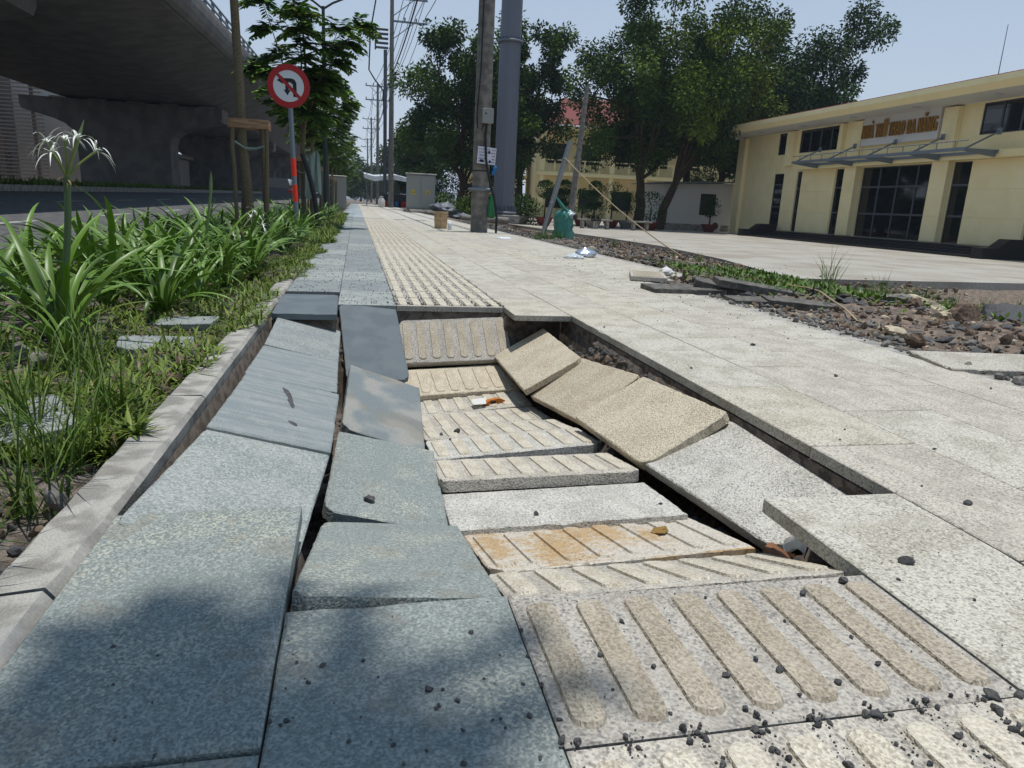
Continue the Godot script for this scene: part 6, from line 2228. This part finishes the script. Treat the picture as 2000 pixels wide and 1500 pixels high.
	# and on the far slabs just past the hole
	for k in 2000:
		var z := -3.92 - pow(rng.randf(), 1.7) * 5.5
		var x := rr(-.4, .21)
		var sz := rr(.0016, .0045)
		if k % 3 > 0:
			var rib := rng.randi() % 9
			x = .5095 + (rib - 4) * .0735 + rr(-.014, .014)
			z = -3.92 - pow(rng.randf(), 2.2) * 3.5
		xs.append(at_xf(Vector3(x, sz * .45, z), Vector3(rr(0, 6), rr(0, 6), rr(0, 6)), sz))
	for k in 350:
		var z := rr(-9.0, -3.0)
		var x := rr(1.5, 2.6)
		var sz := rr(.002, .006) * (1.0 if x > 2.0 else .6)
		xs.append(at_xf(Vector3(x, sz * .45, z), Vector3(rr(0, 6), rr(0, 6), rr(0, 6)), sz))
	scatter("stone_grit", pm[0], xs, M.stone_dark, "fine dark grit scattered over the paving", "gravel")
	# crack marks on the streaked slab
	# orange wrapper and white scrap in the hole
	var s := surface_at(962, 789)
	var m := MB.new()
	if not s.is_empty():
		var o := thing("food_wrapper", "crumpled orange wrapper with a white flap in the sunken row", "wrapper", s[0] + Vector3(0, .012, 0), .3)
		m.prism(PackedVector2Array([Vector2(-.055, -.008), Vector2(.05, -.014), Vector2(.062, .004), Vector2(.03, .016), Vector2(-.02, .012)]), -.012, .014)
		mi("foil", m.mesh(), plain(Color(.72, .42, .10), .4), o)
		m = MB.new()
		m.quad(Vector3(-.11, 0, .02), Vector3(-.05, .002, .03), Vector3(-.03, .018, -.02), Vector3(-.10, .012, -.03))
		mi("white_flap", m.mesh(), M.white_paint, o)
		m = MB.new()
		m.box(Vector3(-.02, -.004, .0145), Vector3(.012, .006, .015))
		mi("printed_patch", m.mesh(), M.ink, o)
	s = surface_at(1287, 1043)
	if not s.is_empty(): tag(mi("mustard_stone", stone_mesh(90, 2, .6), plain(Color(.52, .40, .18), .8), self, at_xf(s[0] + Vector3(0, .009, 0), Vector3(0, .4, 0), .019)), "mustard-coloured rounded stone on the rust-stained ribbed slab", "stone")
	for q: Array in [[1462, 1055, "white cigarette butt beside the white speckled slab"], [1105, 1027, "white cigarette butt in the joint before the stained slab"]]:
		s = surface_at(q[0], q[1])
		if s.is_empty(): continue
		m = MB.new()
		m.tube([Vector3(-.016, .004, -.006), Vector3(.016, .004, .006)], [.0038], 8)
		tag(mi("cigarette_butt", m.mesh(), M.signwhite, self, Transform3D(Basis(), s[0])), q[2], "cigarette butt")
	# dead leaf and clear cup in the cavity
	var lp := at_depth(1520, 1084, -1.21)
	m = MB.new()
	m.col = Color(.26, .11, .05)
	for k in 6:
		var t0 := k / 6.0
		var t1 := (k + 1) / 6.0
		var w0 := .022 * sin(t0 * PI)
		var w1 := .022 * sin(t1 * PI)
		m.quad(Vector3(-.06 + .12 * t0, .012 * sin(t0 * 5), w0), Vector3(-.06 + .12 * t1, .012 * sin(t1 * 5), w1), Vector3(-.06 + .12 * t1, .012 * sin(t1 * 5) + .008, -w1), Vector3(-.06 + .12 * t0, .012 * sin(t0 * 5) + .008, -w0))
	tag(mi("dead_leaf", m.mesh(), M.grass, self, Transform3D(Basis.from_euler(Vector3(.2, .3, -.15)), lp)), "curled brown dead leaf at the mouth of the small cavity", "leaf")
	var cp := at_depth(1553, 1074, -1.24)
	m = MB.new()
	m.lathe([Vector2(.016, -.03), Vector2(.02, -.01), Vector2(.024, .02)], 14)
	tag(mi("clear_cup", m.mesh(), M.clear_bag, self, Transform3D(Basis.from_euler(Vector3(.6, 0, .5)), cp)), "crushed clear plastic cup in the small cavity", "cup")
	# bucket
	var b := thing("paint_bucket", "dirty beige paint bucket on the pavement", "bucket", Vector3(1.8, 0, -15.85))
	m = MB.new()
	m.lathe([Vector2(.001, .004), Vector2(.128, .004), Vector2(.132, .0), Vector2(.15, .30), Vector2(.158, .30), Vector2(.160, .36), Vector2(.148, .36), Vector2(.126, .02), Vector2(.001, .02)], 22)
	mi("pail", m.mesh(), M.bucket, b)
	m = MB.new()
	m.lathe([Vector2(.156, .26), Vector2(.163, .265), Vector2(.163, .28), Vector2(.156, .285)], 22)
	mi("rim_band", m.mesh(), M.bucket, b)
	# litter
	tag(mi("foil_bag", bag_mesh(3, .13, .17, .5), M.foil, self, at_xf(on_level(1143, 505, -.02), Vector3(0, .5, .15))), "crumpled silver foil bag beside the pavement edge", "bag")
	tag(mi("clear_plastic_bag", bag_mesh(4, .12, .10, .5), M.clear_bag, self, at_xf(on_level(1120, 508, -.02), Vector3(0, 1.5, 0))), "thin clear plastic bag beside the silver foil bag", "bag")
	tag(mi("white_plastic_bag", bag_mesh(9, .07, .10, .5), M.white_paint, self, at_xf(on_level(1300, 538, .0), Vector3(0, 1.5, 0))), "small white bag next to the dumped ribbed slab", "bag")
	m = MB.new()
	m.box(Vector3(-.11, 0, -.08), Vector3(.11, .05, .08), .02)
	tag(mi("foam_tray", m.mesh(), M.signwhite, self, at_xf(on_level(984, 469, -.02), Vector3(0, .2, 0))), "white foam tray at the foot of the thick pole", "tray")
	m = MB.new()
	m.lathe([Vector2(.03, 0), Vector2(.045, .02), Vector2(.045, .12), Vector2(.02, .16), Vector2(.001, .165)], 10)
	tag(mi("white_bottle", m.mesh(), M.signwhite, self, Transform3D(Basis(), on_level(878, 449, .0))), "small white bottle standing behind the bucket", "bottle")
	# tarpaulin heap by the cabinet
	m = MB.new()
	tag(mi("tarpaulin_heap", bag_mesh(15, .75, .85, .7), M.bluegrey, self, at_xf(Vector3(4.3, -.1, -36.2), Vector3(0, .3, -.2))), "grey-blue tarpaulin heap beside the electrical cabinet", "tarpaulin")
	tag(mi("tarpaulin_scrap", bag_mesh(16, .45, .30, .7), M.bluegrey, self, at_xf(Vector3(4.55, -.1, -31.5), Vector3(0, 1.3, 0))), "flattened blue-grey sheet in front of the tarpaulin heap", "tarpaulin")
	for q: Array in [[Vector3(2.6, .0, -36.2), Vector3(4.1, .0, -35.6), "grey concrete pipe lying before the electrical cabinet"], [Vector3(4.3, -.05, -30.5), Vector3(6.4, -.08, -30.9), "long grey pipe lying behind the thick pole"]]:
		m = MB.new()
		m.tube([q[0], q[1]], [.14], 14)
		tag(mi("concrete_pipe", m.mesh(), M.pole_conc, self), q[2], "pipe")
	# sack tied to the pipe
	var sk := thing("green_sack", "bulging sea-green plastic sack tied to the leaning pipe", "plastic bag", Vector3(3.74, -.10, -12.95), .3)
	mi("sack", bag_mesh(21, .20, .66, .35, true), M.teal_bag, sk)
	m = MB.new()
	m.tube([Vector3(0, .58, .08), Vector3(-.12, .72, .06), Vector3(-.2, .84, .02)], [.05, .03, .015], 7)
	mi("tied_neck", m.mesh(), M.teal_bag, sk)
	mi("clear_bag", bag_mesh(22, .11, .18, .5), M.clear_bag, sk, Transform3D(Basis(), Vector3(.06, .48, .09)))
	m = MB.new()
	m.box(Vector3(-.04, -.03, 0), Vector3(.04, .04, .015), .006)
	mi("dark_patch", m.mesh(), M.black, sk, Transform3D(Basis.from_euler(Vector3(-.3, -.3, .3)), Vector3(.11, .52, .185)))
	# potted shrubs in the yard
	var pots := [[1062, 2.2, .45, 0], [1100, 2.4, .5, 1], [1135, 2.0, .7, 0], [1158, 2.6, .5, 1], [1192, 2.3, .75, 2], [1222, 1.9, .6, 2], [1268, 2.0, .8, 0], [1018, 1.5, .6, 2], [1385, 1.8, .5, 2]]
	var kinds := ["clipped round potted shrub in the school yard", "tiered clipped potted shrub in the school yard", "loose potted shrub in the school yard"]
	var kk := 0
	for q: Array in pots:
		var base := at_depth(q[0], 440, -35.0 - (kk % 3))
		base.y = -.33
		var o := thing("potted_shrub", kinds[q[3]], "potted plant", base, 0.0, kinds[q[3]])
		m = MB.new()
		m.lathe([Vector2(.001, 0), Vector2(.25, 0), Vector2(.42, .35), Vector2(.45, .42), Vector2(.38, .42), Vector2(.001, .38)], 14)
		mi("pot", m.mesh(), M.pot if kk % 2 == 0 else M.conc, o)
		m = MB.new()
		m.tube([Vector3(0, .35, 0), Vector3(.03, q[1] * .6, 0)], [.05, .03], 6)
		mi("stem", m.mesh(), M.bark_dark, o)
		m = MB.new()
		var balls := [[Vector3(0, q[1] - q[2], 0), q[2]]] if q[3] != 1 else [[Vector3(0, .8, 0), q[2]], [Vector3(0, 1.4, 0), q[2] * .85], [Vector3(0, 1.95, 0), q[2] * .65]]
		for bl: Array in balls:
			for k in 900:
				var d := Vector3(rng.randfn(), rng.randfn(), rng.randfn()).normalized()
				var r: float = bl[1] * (pow(rng.randf(), .15) if q[3] < 2 else pow(rng.randf(), .5) * 1.2)
				m.col = Color(.03, .065, .014) * rr(.6, 1.6)
				var dd := (d + Vector3(rr(-.6, .6), rr(-.4, .6), rr(-.6, .6))).normalized()
				m.leaf(bl[0] + d * r * Vector3(1, .85, 1), dd, dd.cross(Vector3.UP).normalized(), rr(.09, .16), .03)
		mi("foliage", m.mesh(), M.tree, o)
		kk += 1
	# bushes beyond the mast
	for q: Array in [[905, 4.9, -33.0, .7, "light green bush between the thick pole and the cabinet"], [1040, 8.6, -36.0, .75, "green bush right of the blue-grey mast foot"], [880, 4.6, -39.0, .8, "dry bush behind the bucket"]]:
		m = MB.new()
		for k in 1300:
			var d := Vector3(rng.randfn(), rng.randfn() * .8, rng.randfn()).normalized()
			m.col = Color(.09, .14, .02).lerp(Color(.05, .09, .02), rng.randf()) * rr(.6, 1.4)
			var dd := (d + Vector3(rr(-.6, .6), rr(-.4, .8), rr(-.6, .6))).normalized()
			m.leaf(Vector3(0, q[3] * .7, 0) + d * q[3] * pow(rng.randf(), .4), dd, dd.cross(Vector3.UP).normalized(), rr(.1, .18), .035)
		tag(mi("leafy_bush", m.mesh(), M.tree, self, Transform3D(Basis(), Vector3(q[1], -.3, q[2]))), q[4], "bush")
	# dense hedge closing the view under the trees
	m = MB.new()
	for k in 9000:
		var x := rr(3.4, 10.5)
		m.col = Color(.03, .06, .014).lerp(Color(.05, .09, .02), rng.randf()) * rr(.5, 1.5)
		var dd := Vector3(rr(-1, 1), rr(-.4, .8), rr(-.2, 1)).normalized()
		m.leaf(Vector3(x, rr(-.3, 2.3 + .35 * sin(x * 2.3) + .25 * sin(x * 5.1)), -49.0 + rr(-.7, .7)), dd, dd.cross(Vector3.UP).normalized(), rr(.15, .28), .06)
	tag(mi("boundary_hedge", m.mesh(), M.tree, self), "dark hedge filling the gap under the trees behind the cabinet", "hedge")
	# stone benches in the yard
	for x: float in [1150.0, 1172.0, 1250.0]:
		var p := at_depth(x, 440, -33.5)
		p.y = -.33
		var o := thing("stone_bench", "grey stone bench in the shade of the school yard", "bench", p, 0.0, "stone benches in the school yard")
		m = MB.new()
		m.box(Vector3(-.55, .38, -.2), Vector3(.55, .46, .2), .01)
		mi("seat", m.mesh(), M.conc, o)
		for e: float in [-.4, .28]:
			m = MB.new()
			m.box(Vector3(e, 0, -.15), Vector3(e + .12, .378, .15))
			mi("leg", m.mesh(), M.conc, o)
